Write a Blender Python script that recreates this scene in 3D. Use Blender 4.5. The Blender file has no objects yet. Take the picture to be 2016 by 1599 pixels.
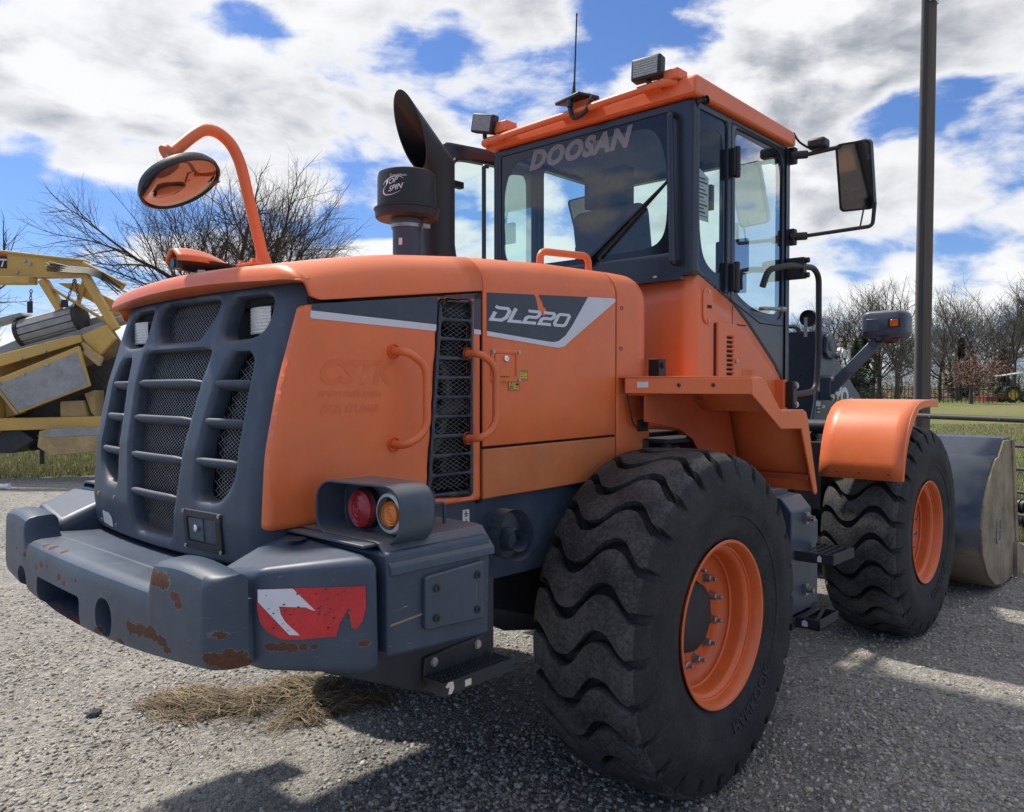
import bpy, bmesh, math, random
import numpy as np
from mathutils import Vector, Matrix
random.seed(7); np.random.seed(7)
S = bpy.context.scene
COL = S.collection
R = math.radians
# ------------------------------------------------------------------ camera
cd = bpy.data.cameras.new('camera'); cam = bpy.data.objects.new('camera', cd); COL.objects.link(cam)
cam.location = (-3.075, -2.806, 1.72)
cam.rotation_euler = (R(90 - 1.295), 0, R(42.6 - 90))
cd.sensor_width = 36; cd.lens = 28.036; cd.clip_start = .05; cd.clip_end = 3000
S.camera = cam
# ------------------------------------------------------------------ sun and sky
SUN_EL = R(58); SUN_AZ = R(95)            # azimuth counter-clockwise from +X
sd = Vector((math.cos(SUN_EL) * math.cos(SUN_AZ), math.cos(SUN_EL) * math.sin(SUN_AZ), math.sin(SUN_EL)))
sl = bpy.data.lights.new('sun', 'SUN'); so = bpy.data.objects.new('sun', sl); COL.objects.link(so)
sl.energy = 2.3; sl.angle = R(2.5); sl.color = (1, .94, .84)
so.rotation_euler = sd.to_track_quat('Z', 'Y').to_euler(); so.location = (0, 0, 30)
W = bpy.data.worlds.new('World'); S.world = W; W.use_nodes = True
S.view_settings.view_transform = 'Standard'; S.view_settings.look = 'None'
S.view_settings.exposure = 1.15; S.view_settings.gamma = 1; S.view_settings.use_curve_mapping = False


class NT:
    """tiny helper to wire shader nodes"""
    def __init__(s, tree): s.t = tree; s.n = tree.nodes; s.l = tree.links
    def node(s, typ, **kw):
        n = s.n.new(typ)
        for k, v in kw.items():
            if k.startswith('i_'):
                key = k[2:]; key = int(key) if key.isdigit() else key
                s.put(n.inputs[key], v)
            else: setattr(n, k, v)
        return n
    def put(s, sock, v):
        if isinstance(v, bpy.types.NodeSocket): s.l.new(v, sock)
        else: sock.default_value = v
    def math(s, op, a, b=0.0, c=0.0, clamp=False):
        n = s.n.new('ShaderNodeMath'); n.operation = op; n.use_clamp = clamp
        for i, v in enumerate((a, b, c)): s.put(n.inputs[i], v)
        return n.outputs[0]
    def vm(s, op, a, b=(0, 0, 0)):
        n = s.n.new('ShaderNodeVectorMath'); n.operation = op
        s.put(n.inputs[0], a); s.put(n.inputs[1], b)
        return n.outputs['Value'] if op in ('DISTANCE', 'LENGTH', 'DOT_PRODUCT') else n.outputs[0]
    def mix(s, f, a, b, mode='MIX'):
        n = s.n.new('ShaderNodeMix'); n.data_type = 'RGBA'; n.blend_type = mode
        s.put(n.inputs[0], f)
        for i, v in ((6, a), (7, b)): s.put(n.inputs[i], (*v, 1) if isinstance(v, tuple) and len(v) == 3 else v)
        return n.outputs[2]
    def ramp(s, f, stops, interp='LINEAR'):
        n = s.n.new('ShaderNodeValToRGB'); n.color_ramp.interpolation = interp
        e = n.color_ramp.elements
        while len(e) < len(stops): e.new(.5)
        for q, (p, c) in zip(e, stops):
            q.position = p; q.color = (*c, 1) if isinstance(c, tuple) else (c, c, c, 1)
        s.put(n.inputs[0], f); return n.outputs[0]
    def sstep(s, x, lo, hi):
        n = s.n.new('ShaderNodeMapRange'); n.interpolation_type = 'SMOOTHSTEP'
        for i, v in enumerate((x, lo, hi, 0.0, 1.0)): s.put(n.inputs[i], v)
        return n.outputs[0]
    def noise(s, vec, scale, detail=3, rough=.55, dist=0.0):
        n = s.n.new('ShaderNodeTexNoise')
        s.put(n.inputs['Vector'], vec); n.inputs['Scale'].default_value = scale
        n.inputs['Detail'].default_value = detail; n.inputs['Roughness'].default_value = rough
        n.inputs['Distortion'].default_value = dist
        return n.outputs['Fac']
    def voro(s, vec, scale, out='Distance', feature='F1'):
        n = s.n.new('ShaderNodeTexVoronoi'); n.feature = feature
        s.put(n.inputs['Vector'], vec); n.inputs['Scale'].default_value = scale
        return n.outputs[out]


# the sky: Nishita blue with broken cumulus between, all in world directions
nt = NT(W.node_tree)
for n in list(nt.n): nt.n.remove(n)
sky = nt.node('ShaderNodeTexSky', sky_type='NISHITA', sun_disc=False, sun_elevation=SUN_EL,
              sun_rotation=R(90) - SUN_AZ, air_density=1.0, dust_density=.6, ozone_density=2.2)
tc = nt.node('ShaderNodeTexCoord'); dirv = tc.outputs['Generated']
sep = nt.node('ShaderNodeSeparateXYZ', i_0=dirv)
pv0 = nt.vm('MULTIPLY', nt.vm('ADD', nt.vm('MULTIPLY', dirv, (1, 1, 2.1)), (0.3, 1.7, .4)), (1, 1, 1))
def billow(vec):
    a_ = nt.noise(vec, 3.1, 10, .58, .3)
    v1 = nt.math('SUBTRACT', .55, nt.voro(nt.vm('ADD', vec, nt.vm('MULTIPLY', wob, (.06, .06, .06))), 9.0)); v2 = nt.math('SUBTRACT', .55, nt.voro(nt.vm('ADD', vec, nt.vm('MULTIPLY', wob, (.05, .05, .05))), 21.0))
    return nt.math('ADD', nt.math('SUBTRACT', a_, .5), nt.math('ADD', nt.math('MULTIPLY', v1, .20), nt.math('MULTIPLY', v2, .10)))
wob = nt.node('ShaderNodeTexNoise', i_Vector=pv0, i_Scale=7.0, i_Detail=5.0).outputs['Color']
nbig = billow(pv0)
nup = billow(nt.vm('ADD', pv0, (.02, .05, .085)))
# the broad banks of cloud and the blue gaps: (azimuth deg ccw from +X, elevation deg, radius az, radius el, weight)
BANKS = [(74, 20, 9, 7, .9), (62, 17, 12, 5.5, 1.0), (50, 15, 9, 5, .95), (56, 27, 22, 3.2, .85), (42, 22, 6, 7, .55), (26, 19, 9, 6, 1.0),
         (14, 23, 8, 7, 1.0), (20, 11, 11, 5, .8), (45, 9, 10, 4, .6), (30, 5.5, 12, 2.5, .9), (40, 29, 8, 2.5, .6), (60, 7.5, 9, 2.0, .3),
         (76, 10, 7, 3.5, -1.0), (66, 11.0, 6, 2.0, -.55), (76, 23.5, 3.0, 3.0, -.9), (60.5, 23.5, 3.2, 1.6, -.8), (47.5, 24, 3.5, 2.2, -.8), (32.5, 24, 5.5, 4.2, -1.0),
         (37, 18, 2.5, 3, -.7), (16, 16.5, 4.5, 2.2, -.9), (10.5, 13.5, 3, 2.5, -.5), (25.5, 12, 3, 1.1, -.5), (53, 11.2, 4, 1.6, -.8), (36, 27.5, 4, 2.2, -.7)]
az = nt.math('MULTIPLY', nt.math('ARCTAN2', sep.outputs[1], sep.outputs[0]), 180 / math.pi)
el = nt.math('MULTIPLY', nt.math('ARCSINE', sep.outputs[2]), 180 / math.pi)
def bank_sum(el_):
    tot = None
    for a, e, ra, re, w in BANKS:
        q = nt.math('ADD', nt.math('POWER', nt.math('ABSOLUTE', nt.math('DIVIDE', nt.math('SUBTRACT', az, float(a)), ra)), 2.0),
                    nt.math('POWER', nt.math('ABSOLUTE', nt.math('DIVIDE', nt.math('SUBTRACT', el_, float(e)), re)), 2.0))
        g = nt.math('MULTIPLY', nt.math('EXPONENT', nt.math('MULTIPLY', q, -1.0)), w)
        tot = g if tot is None else nt.math('ADD', tot, g)
    return tot
banks = nt.math('MINIMUM', nt.math('MAXIMUM', bank_sum(el), -1.0), 1.0)
nfine = nt.noise(pv0, 16.0, 7, .62, .4)
dens = nt.math('ADD', nt.math('ADD', nt.math('MULTIPLY', nbig, 1.25), nt.math('MULTIPLY', banks, .27)), nt.math('MULTIPLY', nt.math('SUBTRACT', nfine, .5), .24))
dens = nt.math('ADD', dens, nt.math('MULTIPLY', nt.sstep(el, 32.0, 48.0), .16))  # extra unseen cloud overhead, added for more fill on the shaded side
cover = nt.sstep(dens, -.03, .15)
thick = nt.sstep(dens, .05, .42)
# grey where more cloud lies above towards the sun, white where the edge is open to it
rel = nt.math('ADD', nt.math('SUBTRACT', nup, nbig), nt.math('MULTIPLY', nt.math('SUBTRACT', nfine, .5), .10))
shade = nt.math('MULTIPLY', thick, nt.sstep(rel, -.15, .14))
ccol = nt.mix(shade, (4.5, 4.5, 4.5), (1.6, 1.7, 1.92))
skyc = nt.mix(1.0, sky.outputs[0], (.33, .43, .62), 'MULTIPLY')
allc = nt.mix(nt.math('MULTIPLY', cover, .96), skyc, ccol)
bg = nt.node('ShaderNodeBackground', i_0=allc, i_1=.1)
nt.l.new(bg.outputs[0], nt.node('ShaderNodeOutputWorld').inputs[0])


# ------------------------------------------------------------------ materials
def newmat(name):
    m = bpy.data.materials.new(name); m.use_nodes = True
    t = NT(m.node_tree); b = t.n['Principled BSDF']; return m, t, b
def obco(t): return t.node('ShaderNodeTexCoord').outputs['Object']
def paint(name, col, rough=.45, var=.16, scale=3.0, bump=0.0, bscale=60, metal=0.0, coat=0.0, dust=0.0, dustcol=(.30, .27, .22), streak=0.0, rv=.14, settle=0.0, scratch=0.0):
    m, t, b = newmat(name); o = obco(t)
    n1 = t.noise(o, scale, 6, .6); n2 = t.noise(o, scale * 9, 4, .6)
    f = t.math('ADD', t.math('MULTIPLY', n1, .7), t.math('MULTIPLY', n2, .3))
    lo = tuple(c * (1 - var) for c in col); hi = tuple(min(1, c * (1 + var)) for c in col)
    c = t.mix(t.sstep(f, .32, .68), lo, hi)
    if streak:
        sv = t.vm('MULTIPLY', o, (14, 14, .9)); ns = t.noise(sv, 1.0, 4, .6)
        c = t.mix(t.math('MULTIPLY', t.sstep(ns, .52, .75), streak), c, dustcol)
    if dust:
        nd = t.noise(o, scale * 2.3, 7, .68)
        c = t.mix(t.math('MULTIPLY', t.sstep(nd, .46, .72), dust), c, dustcol)
    if settle:     # dust that has settled on whatever faces up
        nz = t.node('ShaderNodeSeparateXYZ', i_0=t.node('ShaderNodeNewGeometry').outputs['Normal']).outputs[2]
        c = t.mix(t.math('MULTIPLY', t.math('MULTIPLY', t.sstep(nz, .35, .95), t.math('ADD', .4, n1)), settle), c, (.42, .34, .27))
    if scratch:
        q1 = t.noise(t.vm('MULTIPLY', o, (2.2, 3, 70)), 2.0, 3, .5, 1.6); q2 = t.noise(t.vm('MULTIPLY', o, (60, 60, 3)), 1.6, 3, .5, 1.2)
        c = t.mix(t.math('MULTIPLY', t.math('MAXIMUM', t.sstep(q1, .70, .735), t.sstep(q2, .71, .74)), scratch), c, dustcol)
    t.put(b.inputs['Base Color'], c)
    t.put(b.inputs['Roughness'], t.math('ADD', rough - rv / 2, t.math('MULTIPLY', n2, rv)))
    b.inputs['Metallic'].default_value = metal; b.inputs['Coat Weight'].default_value = coat; b.inputs['Coat Roughness'].default_value = .15
    if bump:
        bp = t.node('ShaderNodeBump', i_Strength=bump, i_Distance=.004); t.put(bp.inputs['Height'], t.noise(o, bscale, 4, .6))
        t.l.new(bp.outputs[0], b.inputs['Normal'])
    return m
def flat(name, col, rough=.5, metal=0.0, emit=None, es=1.0):
    m, t, b = newmat(name); o = obco(t); n = t.noise(o, 25, 4)
    t.put(b.inputs['Base Color'], t.mix(n, tuple(c * .88 for c in col), tuple(min(1, c * 1.1) for c in col)))
    b.inputs['Roughness'].default_value = rough; b.inputs['Metallic'].default_value = metal
    return m
ORG = (.76, .162, .048)
MAT = {}
MAT['orange'] = paint('orange_paint', ORG, .40, .09, 1.3, .04, 160, dust=.20, dustcol=(.60, .21, .10), streak=.18, coat=.05, settle=.18, scratch=.30)
MAT['orange_rim'] = paint('orange_rim_paint', (.68, .135, .035), .36, .10, 5, .05, 90, dust=.18, dustcol=(.40, .19, .11), coat=.1)
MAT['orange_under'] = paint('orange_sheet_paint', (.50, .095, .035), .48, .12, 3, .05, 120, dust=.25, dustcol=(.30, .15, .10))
MAT['ghost'] = paint('faded_print', (.730, .153, .045), .5, .05, 8)
SL = (.044, .062, .094)
MAT['slate'] = paint('slate_paint', (.042, .061, .096), .40, .16, 2.4, .08, 120, dust=.28, dustcol=(.13, .145, .165), streak=.18, settle=.25, scratch=.4)
MAT['slate_plastic'] = paint('slate_moulded_plastic', (.040, .058, .090), .52, .14, 2.2, .10, 220, dust=.34, dustcol=(.12, .138, .168), streak=.3, settle=.2, scratch=.3)
MAT['cabblack'] = paint('dark_cab_paint', (.020, .028, .046), .30, .10, 3, .02, 100, coat=.15, dust=.10, dustcol=(.06, .065, .075))
MAT['black'] = paint('black_plastic', (.012, .013, .016), .48, .2, 8, .08, 200, dust=.12, dustcol=(.05, .05, .05))
MAT['blackgloss'] = paint('black_glazing_border', (.010, .013, .022), .14, .1, 5)
MAT['dark'] = paint('dark_chassis_paint', (.020, .024, .032), .62, .3, 4, .15, 60, dust=.3, dustcol=(.06, .057, .05))
MAT['void'] = paint('sooty_engine_bay', (.006, .0065, .008), .8, .3, 6)  # near-black colour stands in for shade in gaps, holes and recesses
MAT['steel'] = paint('bare_steel', (.34, .35, .36), .38, .2, 14, .08, 120, metal=.85)
MAT['zinc'] = paint('zinc_bolt', (.42, .42, .42), .35, .2, 20, metal=.8)
MAT['chrome'] = paint('chrome', (.75, .76, .78), .15, .05, 5, metal=1.0, rv=.03)
MAT['white'] = flat('white_print', (.62, .64, .72), .45)
MAT['whitesticker'] = flat('white_sticker', (.66, .66, .66), .5)
MAT['decaldark'] = paint('slate_decal', (.036, .047, .072), .4, .12, 7, dust=.16, dustcol=(.10, .12, .16))
MAT['yellow'] = flat('yellow_sticker', (.70, .46, .04), .45)
MAT['ink'] = flat('black_ink', (.012, .012, .012), .5)
MAT['wire'] = paint('galvanised_mesh', (.27, .27, .28), .5, .2, 20, metal=.2)
MAT['wiredark'] = paint('grey_mesh', (.15, .16, .18), .5, .2, 20)
MAT['grime'] = paint('greasy_engine', (.05, .05, .052), .6, .4, 12, .2, 40)
MAT['seat'] = paint('grey_seat_fabric', (.060, .063, .070), .85, .2, 30, .25, 300)
MAT['liner'] = paint('grey_cab_trim', (.11, .115, .125), .75, .1, 8)
MAT['red_lens'] = paint('red_lens', (.30, .012, .018), .18, .2, 20, .2, 130, coat=.3)
MAT['amber_lens'] = paint('amber_lens', (.66, .20, .03), .2, .2, 20, .2, 130, coat=.3)
MAT['clear_lens'] = paint('clear_lens', (.62, .63, .60), .2, .12, 60, .3, 90, coat=.4)
MAT['reflector'] = paint('lamp_reflector', (.26, .26, .25), .25, .1, 30, .2, 200, metal=.4)
MAT['straw'] = paint('dry_straw', (.20, .15, .085), .85, .5, 9)
MAT['brush'] = flat('wiper_rubber', (.01, .01, .011), .5)

def slate_chipped(name, chips):
    """slate paint with worn-through rust patches: chips = [(x, y, z, radius)] in the thing's own space"""
    m, t, b = newmat(name); o = obco(t)
    n1 = t.noise(o, 2.6, 6, .62); n2 = t.noise(o, 22, 5, .6)
    c = t.mix(t.sstep(n1, .3, .7), (.030, .047, .080), (.056, .082, .124))
    sv = t.vm('MULTIPLY', o, (5, 5, 34)); sc = t.noise(sv, 1.6, 5, .7, 1.2)
    c = t.mix(t.math('MULTIPLY', t.sstep(sc, .60, .76), .35), c, (.17, .185, .20))
    sc2 = t.noise(t.vm('MULTIPLY', o, (3, 26, 60)), 2.0, 3, .6, 2.0)
    c = t.mix(t.math('MULTIPLY', t.sstep(sc2, .69, .74), .6), c, (.30, .31, .32))
    d = None
    for x, y, z, r in chips:
        q = t.math('DIVIDE', t.vm('DISTANCE', t.vm('MULTIPLY', o, (1, 1, 1.7)), (x, y, z * 1.7)), r)
        d = q if d is None else t.math('MINIMUM', d, q)
    nz = t.noise(o, 34, 5, .62)
    f = t.math('ADD', d, t.math('MULTIPLY', t.math('SUBTRACT', nz, .5), 2.3))
    halo = t.sstep(f, 1.12, .98); rust = t.sstep(f, 1.0, .93)
    c = t.mix(t.math('MULTIPLY', halo, .7), c, (.16, .16, .15))
    rc = t.mix(t.noise(o, 90, 4, .6), (.040, .017, .010), (.15, .062, .034))
    c = t.mix(rust, c, rc)
    t.put(b.inputs['Base Color'], c)
    t.put(b.inputs['Roughness'], t.math('ADD', t.math('MULTIPLY', rust, .45), t.math('ADD', .38, t.math('MULTIPLY', n2, .18))))
    bp = t.node('ShaderNodeBump', i_Strength=.3, i_Distance=.003)
    t.put(bp.inputs['Height'], t.math('SUBTRACT', t.math('MULTIPLY', n2, .2), rust)); t.l.new(bp.outputs[0], b.inputs['Normal'])
    return m

def rubber(name, base, dustamt, bump=.5):
    m, t, b = newmat(name); o = obco(t)
    n1 = t.noise(o, 5, 6, .65); n2 = t.noise(o, 70, 5, .7); sp = t.voro(o, 95)
    c = t.mix(n1, tuple(x * .7 for x in base), tuple(x * 1.3 for x in base))
    dm = t.math('MULTIPLY', t.sstep(t.math('ADD', t.math('MULTIPLY', n1, .55), t.math('MULTIPLY', n2, .5)), .42, .70), dustamt)
    c = t.mix(dm, c, (.125, .122, .118))
    c = t.mix(t.math('MULTIPLY', t.sstep(sp, .16, .05), dustamt * .8), c, (.24, .235, .22))
    t.put(b.inputs['Base Color'], c); b.inputs['Roughness'].default_value = .72
    b.inputs['Specular IOR Level'].default_value = .35
    bp = t.node('ShaderNodeBump', i_Strength=bump, i_Distance=.004); t.put(bp.inputs['Height'], t.math('ADD', n2, n1)); t.l.new(bp.outputs[0], b.inputs['Normal'])
    return m
MAT['tread'] = rubber('worn_tread_rubber', (.020, .022, .026), .66, .7)
MAT['rubber'] = rubber('tyre_rubber', (.013, .015, .019), .20, .35)
MAT['rubberletter'] = rubber('raised_rubber_letter', (.030, .033, .039), .1, .1)

def glass(name, tint, refl=1.0, mixin=0.0):
    m, t, b = newmat(name); out = t.n['Material Output']
    tr = t.node('ShaderNodeBsdfTransparent', i_0=(*tint, 1)); gl = t.node('ShaderNodeBsdfGlossy', i_0=(1, 1, 1, 1), i_1=.02)
    fr = t.node('ShaderNodeFresnel', i_0=1.5); o = obco(t)
    f = t.math('MULTIPLY', t.math('ADD', fr.outputs[0], .03), refl, clamp=True)
    mx = t.node('ShaderNodeMixShader', i_0=f); t.l.new(tr.outputs[0], mx.inputs[1]); t.l.new(gl.outputs[0], mx.inputs[2])
    df = t.node('ShaderNodeBsdfDiffuse', i_0=(.25, .25, .25, 1)); mx2 = t.node('ShaderNodeMixShader', i_0=t.math('MULTIPLY', t.sstep(t.noise(o, 5, 6, .6), .35, .8), mixin))
    t.l.new(mx.outputs[0], mx2.inputs[1]); t.l.new(df.outputs[0], mx2.inputs[2])
    t.l.new(mx2.outputs[0], out.inputs[0]); return m
MAT['glass'] = glass('green_tinted_glass', (.80, .93, .89), .9, .035)
MAT['glass_light'] = glass('door_glass', (.82, .94, .92), .5, .02)
def veil(name, col, a):
    m, t, b = newmat(name); out = t.n['Material Output']
    tr = t.node('ShaderNodeBsdfTransparent'); df = t.node('ShaderNodeBsdfDiffuse', i_0=(*col, 1)); o = obco(t)
    mx = t.node('ShaderNodeMixShader', i_0=t.math('ADD', a - .04, t.math('MULTIPLY', t.noise(o, 20), .08)))
    t.l.new(tr.outputs[0], mx.inputs[1]); t.l.new(df.outputs[0], mx.inputs[2]); t.l.new(mx.outputs[0], out.inputs[0]); return m
MAT['winletter'] = veil('frosted_lettering', (.36, .39, .42), .55)
m, t, b = newmat('mirror_glass'); b.inputs['Metallic'].default_value = 1; b.inputs['Roughness'].default_value = .06
t.put(b.inputs['Base Color'], t.mix(t.noise(obco(t), 12), (.20, .20, .21), (.27, .27, .28))); MAT['mirror'] = m

# ------------------------------------------------------------------ mesh tools
def link(o, parent=None):
    COL.objects.link(o)
    if parent is not None: o.parent = parent
    return o
def tag(o, label=None, cat=None, group=None, kind=None):
    for k, v in (('label', label), ('category', cat), ('group', group), ('kind', kind)):
        if v: o[k] = v
    return o
def empty(name, loc=(0, 0, 0), rz=0.0, label=None, cat=None, group=None):
    o = bpy.data.objects.new(name, None); o.empty_display_size = .2
    COL.objects.link(o); o.location = loc; o.rotation_euler = (0, 0, rz)
    return tag(o, label, cat, group)
def finish(me, smooth=35):
    if smooth:
        me.shade_smooth(); me.set_sharp_from_angle(angle=R(smooth))
def fillet(pts, r, n=5):
    pts = [Vector(p) for p in pts]; out = [pts[0]]
    for a, b, c in zip(pts, pts[1:], pts[2:]):
        u = (a - b); v = (c - b); k = min(r, u.length * .49, v.length * .49)
        p = b + u.normalized() * k; q = b + v.normalized() * k
        for i in range(n + 1):
            s = i / n; out.append(p * (1 - s) ** 2 + b * 2 * s * (1 - s) + q * s * s)
    out.append(pts[-1]); return out
class B:
    def __init__(s): s.v = []; s.f = []; s.m = []; s.mi = 0
    def add(s, vs, fs, mi=None):
        k = len(s.v); s.v += [tuple(p) for p in vs]
        s.f += [tuple(i + k for i in f) for f in fs]; s.m += [s.mi if mi is None else mi] * len(fs); return s
    def box(s, a, b, M=None):
        x0, y0, z0 = a; x1, y1, z1 = b
        v = [Vector(p) for p in ((x0, y0, z0), (x1, y0, z0), (x1, y1, z0), (x0, y1, z0), (x0, y0, z1), (x1, y0, z1), (x1, y1, z1), (x0, y1, z1))]
        if M is not None: v = [M @ p for p in v]
        return s.add(v, [(0, 3, 2, 1), (4, 5, 6, 7), (0, 1, 5, 4), (1, 2, 6, 5), (2, 3, 7, 6), (3, 0, 4, 7)])
    def bar(s, p, q, w, h, up=(0, 0, 1)):
        p = Vector(p); q = Vector(q); d = (q - p); L = d.length; d.normalize()
        u = Vector(up); sx = d.cross(u)
        if sx.length < 1e-4: sx = d.cross(Vector((1, 0, 0)))
        sx.normalize(); uz = sx.cross(d)
        M = Matrix(((sx.x, d.x, uz.x, p.x), (sx.y, d.y, uz.y, p.y), (sx.z, d.z, uz.z, p.z), (0, 0, 0, 1)))
        return s.box((-w / 2, 0, -h / 2), (w / 2, L, h / 2), M)
    def prism(s, poly, axis, a, b):
        """poly in the two other axes (x,y,z order), extruded from a to b along axis"""
        def P(p, c):
            return {'x': (c, p[0], p[1]), 'y': (p[0], c, p[1]), 'z': (p[0], p[1], c)}[axis]
        n = len(poly); v = [P(p, a) for p in poly] + [P(p, b) for p in poly]
        f = [tuple(range(n)), tuple(range(2 * n - 1, n - 1, -1))] + [(i, i + n, (i + 1) % n + n, (i + 1) % n) for i in range(n)]
        return s.add(v, f)
    def hull2(s, A, Bp):
        n = len(A); f = [tuple(range(n)), tuple(range(2 * n - 1, n - 1, -1))] + [(i, i + n, (i + 1) % n + n, (i + 1) % n) for i in range(n)]
        return s.add(list(A) + list(Bp), f)
    def grid(s, rows, closed=False):
        nr = len(rows); nc = len(rows[0]); v = [p for r in rows for p in r]; f = []
        for i in range(nr - 1):
            for j in range(nc - (0 if closed else 1)):
                j2 = (j + 1) % nc
                f.append((i * nc + j, i * nc + j2, (i + 1) * nc + j2, (i + 1) * nc + j))
        return s.add(v, f)
    def tube(s, pts, r, n=10, cap=True):
        pts = [Vector(p) for p in pts]; N = len(pts)
        rr = r if isinstance(r, (list, tuple)) else [r] * N
        rows = []; prev = None
        for i, p in enumerate(pts):
            t = (pts[min(i + 1, N - 1)] - pts[max(i - 1, 0)]).normalized()
            if prev is None:
                a = Vector((0, 0, 1)) if abs(t.z) < .9 else Vector((1, 0, 0)); u = t.cross(a).normalized()
            else: u = (prev - t * prev.dot(t)).normalized()
            prev = u; w = t.cross(u)
            rows.append([p + (u * math.cos(2 * math.pi * k / n) + w * math.sin(2 * math.pi * k / n)) * rr[i] for k in range(n)])
        k0 = len(s.v); s.grid(rows, True)
        if cap:
            s.f += [tuple(k0 + i for i in range(n - 1, -1, -1)), tuple(k0 + (N - 1) * n + i for i in range(n))]; s.m += [s.mi] * 2
        return s
    def lathe(s, prof, c, axis='z', n=32):
        """prof: [(along, radius)]"""
        rows = []
        for a, r in prof:
            row = []
            for k in range(n):
                co, si = math.cos(2 * math.pi * k / n) * r, math.sin(2 * math.pi * k / n) * r
                row.append({'z': (c[0] + co, c[1] + si, c[2] + a), 'y': (c[0] + co, c[1] + a, c[2] + si), 'x': (c[0] + a, c[1] + co, c[2] + si)}[axis])
            rows.append(row)
        return s.grid(rows, True)
    def bolt(s, p, d, r=.012, h=.012):
        p = Vector(p); d = Vector(d).normalized()
        s.tube([p, p + d * h * .5], r * 1.25, 12); s.tube([p + d * h * .5, p + d * h], r, 6); return s
    def xf(s, M):
        s.v = [tuple(M @ Vector(p)) for p in s.v]; return s
    def mesh(s, name, mats, smooth=35, recalc=True):
        me = bpy.data.meshes.new(name); me.from_pydata(s.v, [], s.f)
        mats = mats if isinstance(mats, (list, tuple)) else [mats]
        for q in mats: me.materials.append(MAT[q] if isinstance(q, str) else q)
        if len(mats) > 1: me.polygons.foreach_set('material_index', s.m)
        if recalc:
            bm = bmesh.new(); bm.from_mesh(me); bmesh.ops.remove_doubles(bm, verts=bm.verts, dist=1e-6)
            bmesh.ops.recalc_face_normals(bm, faces=bm.faces); bm.to_mesh(me); bm.free()
        finish(me, smooth); me.update(); return me
    def build(s, name, mats, parent=None, bevel=0, seg=2, smooth=35, solid=0, recalc=True, loc=None):
        o = bpy.data.objects.new(name, s.mesh(name, mats, smooth, recalc)); link(o, parent)
        if solid:
            q = o.modifiers.new('solid', 'SOLIDIFY'); q.thickness = solid; q.offset = -1
        if bevel:
            q = o.modifiers.new('bevel', 'BEVEL'); q.width = bevel; q.segments = seg; q.limit_method = 'ANGLE'; q.angle_limit = R(32)
        if loc: o.location = loc
        return o
def copy_tree(o, parent):
    c = o.copy(); COL.objects.link(c); c.parent = parent
    for ch in list(o.children): copy_tree(ch, c)
    return c
def flip_copy(o):
    """the same part on the machine's other side"""
    c = copy_tree(o, o.parent); c.scale = (1, -1, 1); c.location.y = -o.location.y
    return c
def cut(o, cutters):
    """boolean holes, applied at once; the cutters do not stay in the scene"""
    cs = []
    for b in cutters:
        c = bpy.data.objects.new('cut', b.mesh('cut', ['void'], 0)); COL.objects.link(c); cs.append(c)
        q = o.modifiers.new('b', 'BOOLEAN'); q.operation = 'DIFFERENCE'; q.object = c; q.solver = 'EXACT'
    dg = bpy.context.evaluated_depsgraph_get(); dg.update()
    me = bpy.data.meshes.new_from_object(o.evaluated_get(dg)); o.modifiers.clear(); o.data = me
    finish(me, 35)
    for c in cs: bpy.data.objects.remove(c)
def text(name, s, size, mat, parent, M, shear=0.0, bold=0.0, depth=0.0, sx=1.0, space=1.0, align='LEFT'):
    cu = bpy.data.curves.new(name, 'FONT'); cu.body = s; cu.size = size; cu.shear = shear; cu.offset = bold; cu.extrude = depth
    cu.space_character = space; cu.align_x = align; cu.resolution_u = 3
    o = bpy.data.objects.new('t', cu); COL.objects.link(o)
    dg = bpy.context.evaluated_depsgraph_get(); dg.update()
    me = bpy.data.meshes.new_from_object(o.evaluated_get(dg)); bpy.data.objects.remove(o)
    me.name = name; me.transform(M @ Matrix.Diagonal((sx, 1, 1, 1))); me.materials.clear(); me.materials.append(MAT[mat] if isinstance(mat, str) else mat)
    q = bpy.data.objects.new(name, me); return link(q, parent)
def basis(o, ex, ey):
    ex = Vector(ex).normalized(); ey = Vector(ey); ey = (ey - ex * ey.dot(ex)).normalized(); ez = ex.cross(ey)
    return Matrix(((ex.x, ey.x, ez.x, o[0]), (ex.y, ey.y, ez.y, o[1]), (ex.z, ey.z, ez.z, o[2]), (0, 0, 0, 1)))

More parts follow.
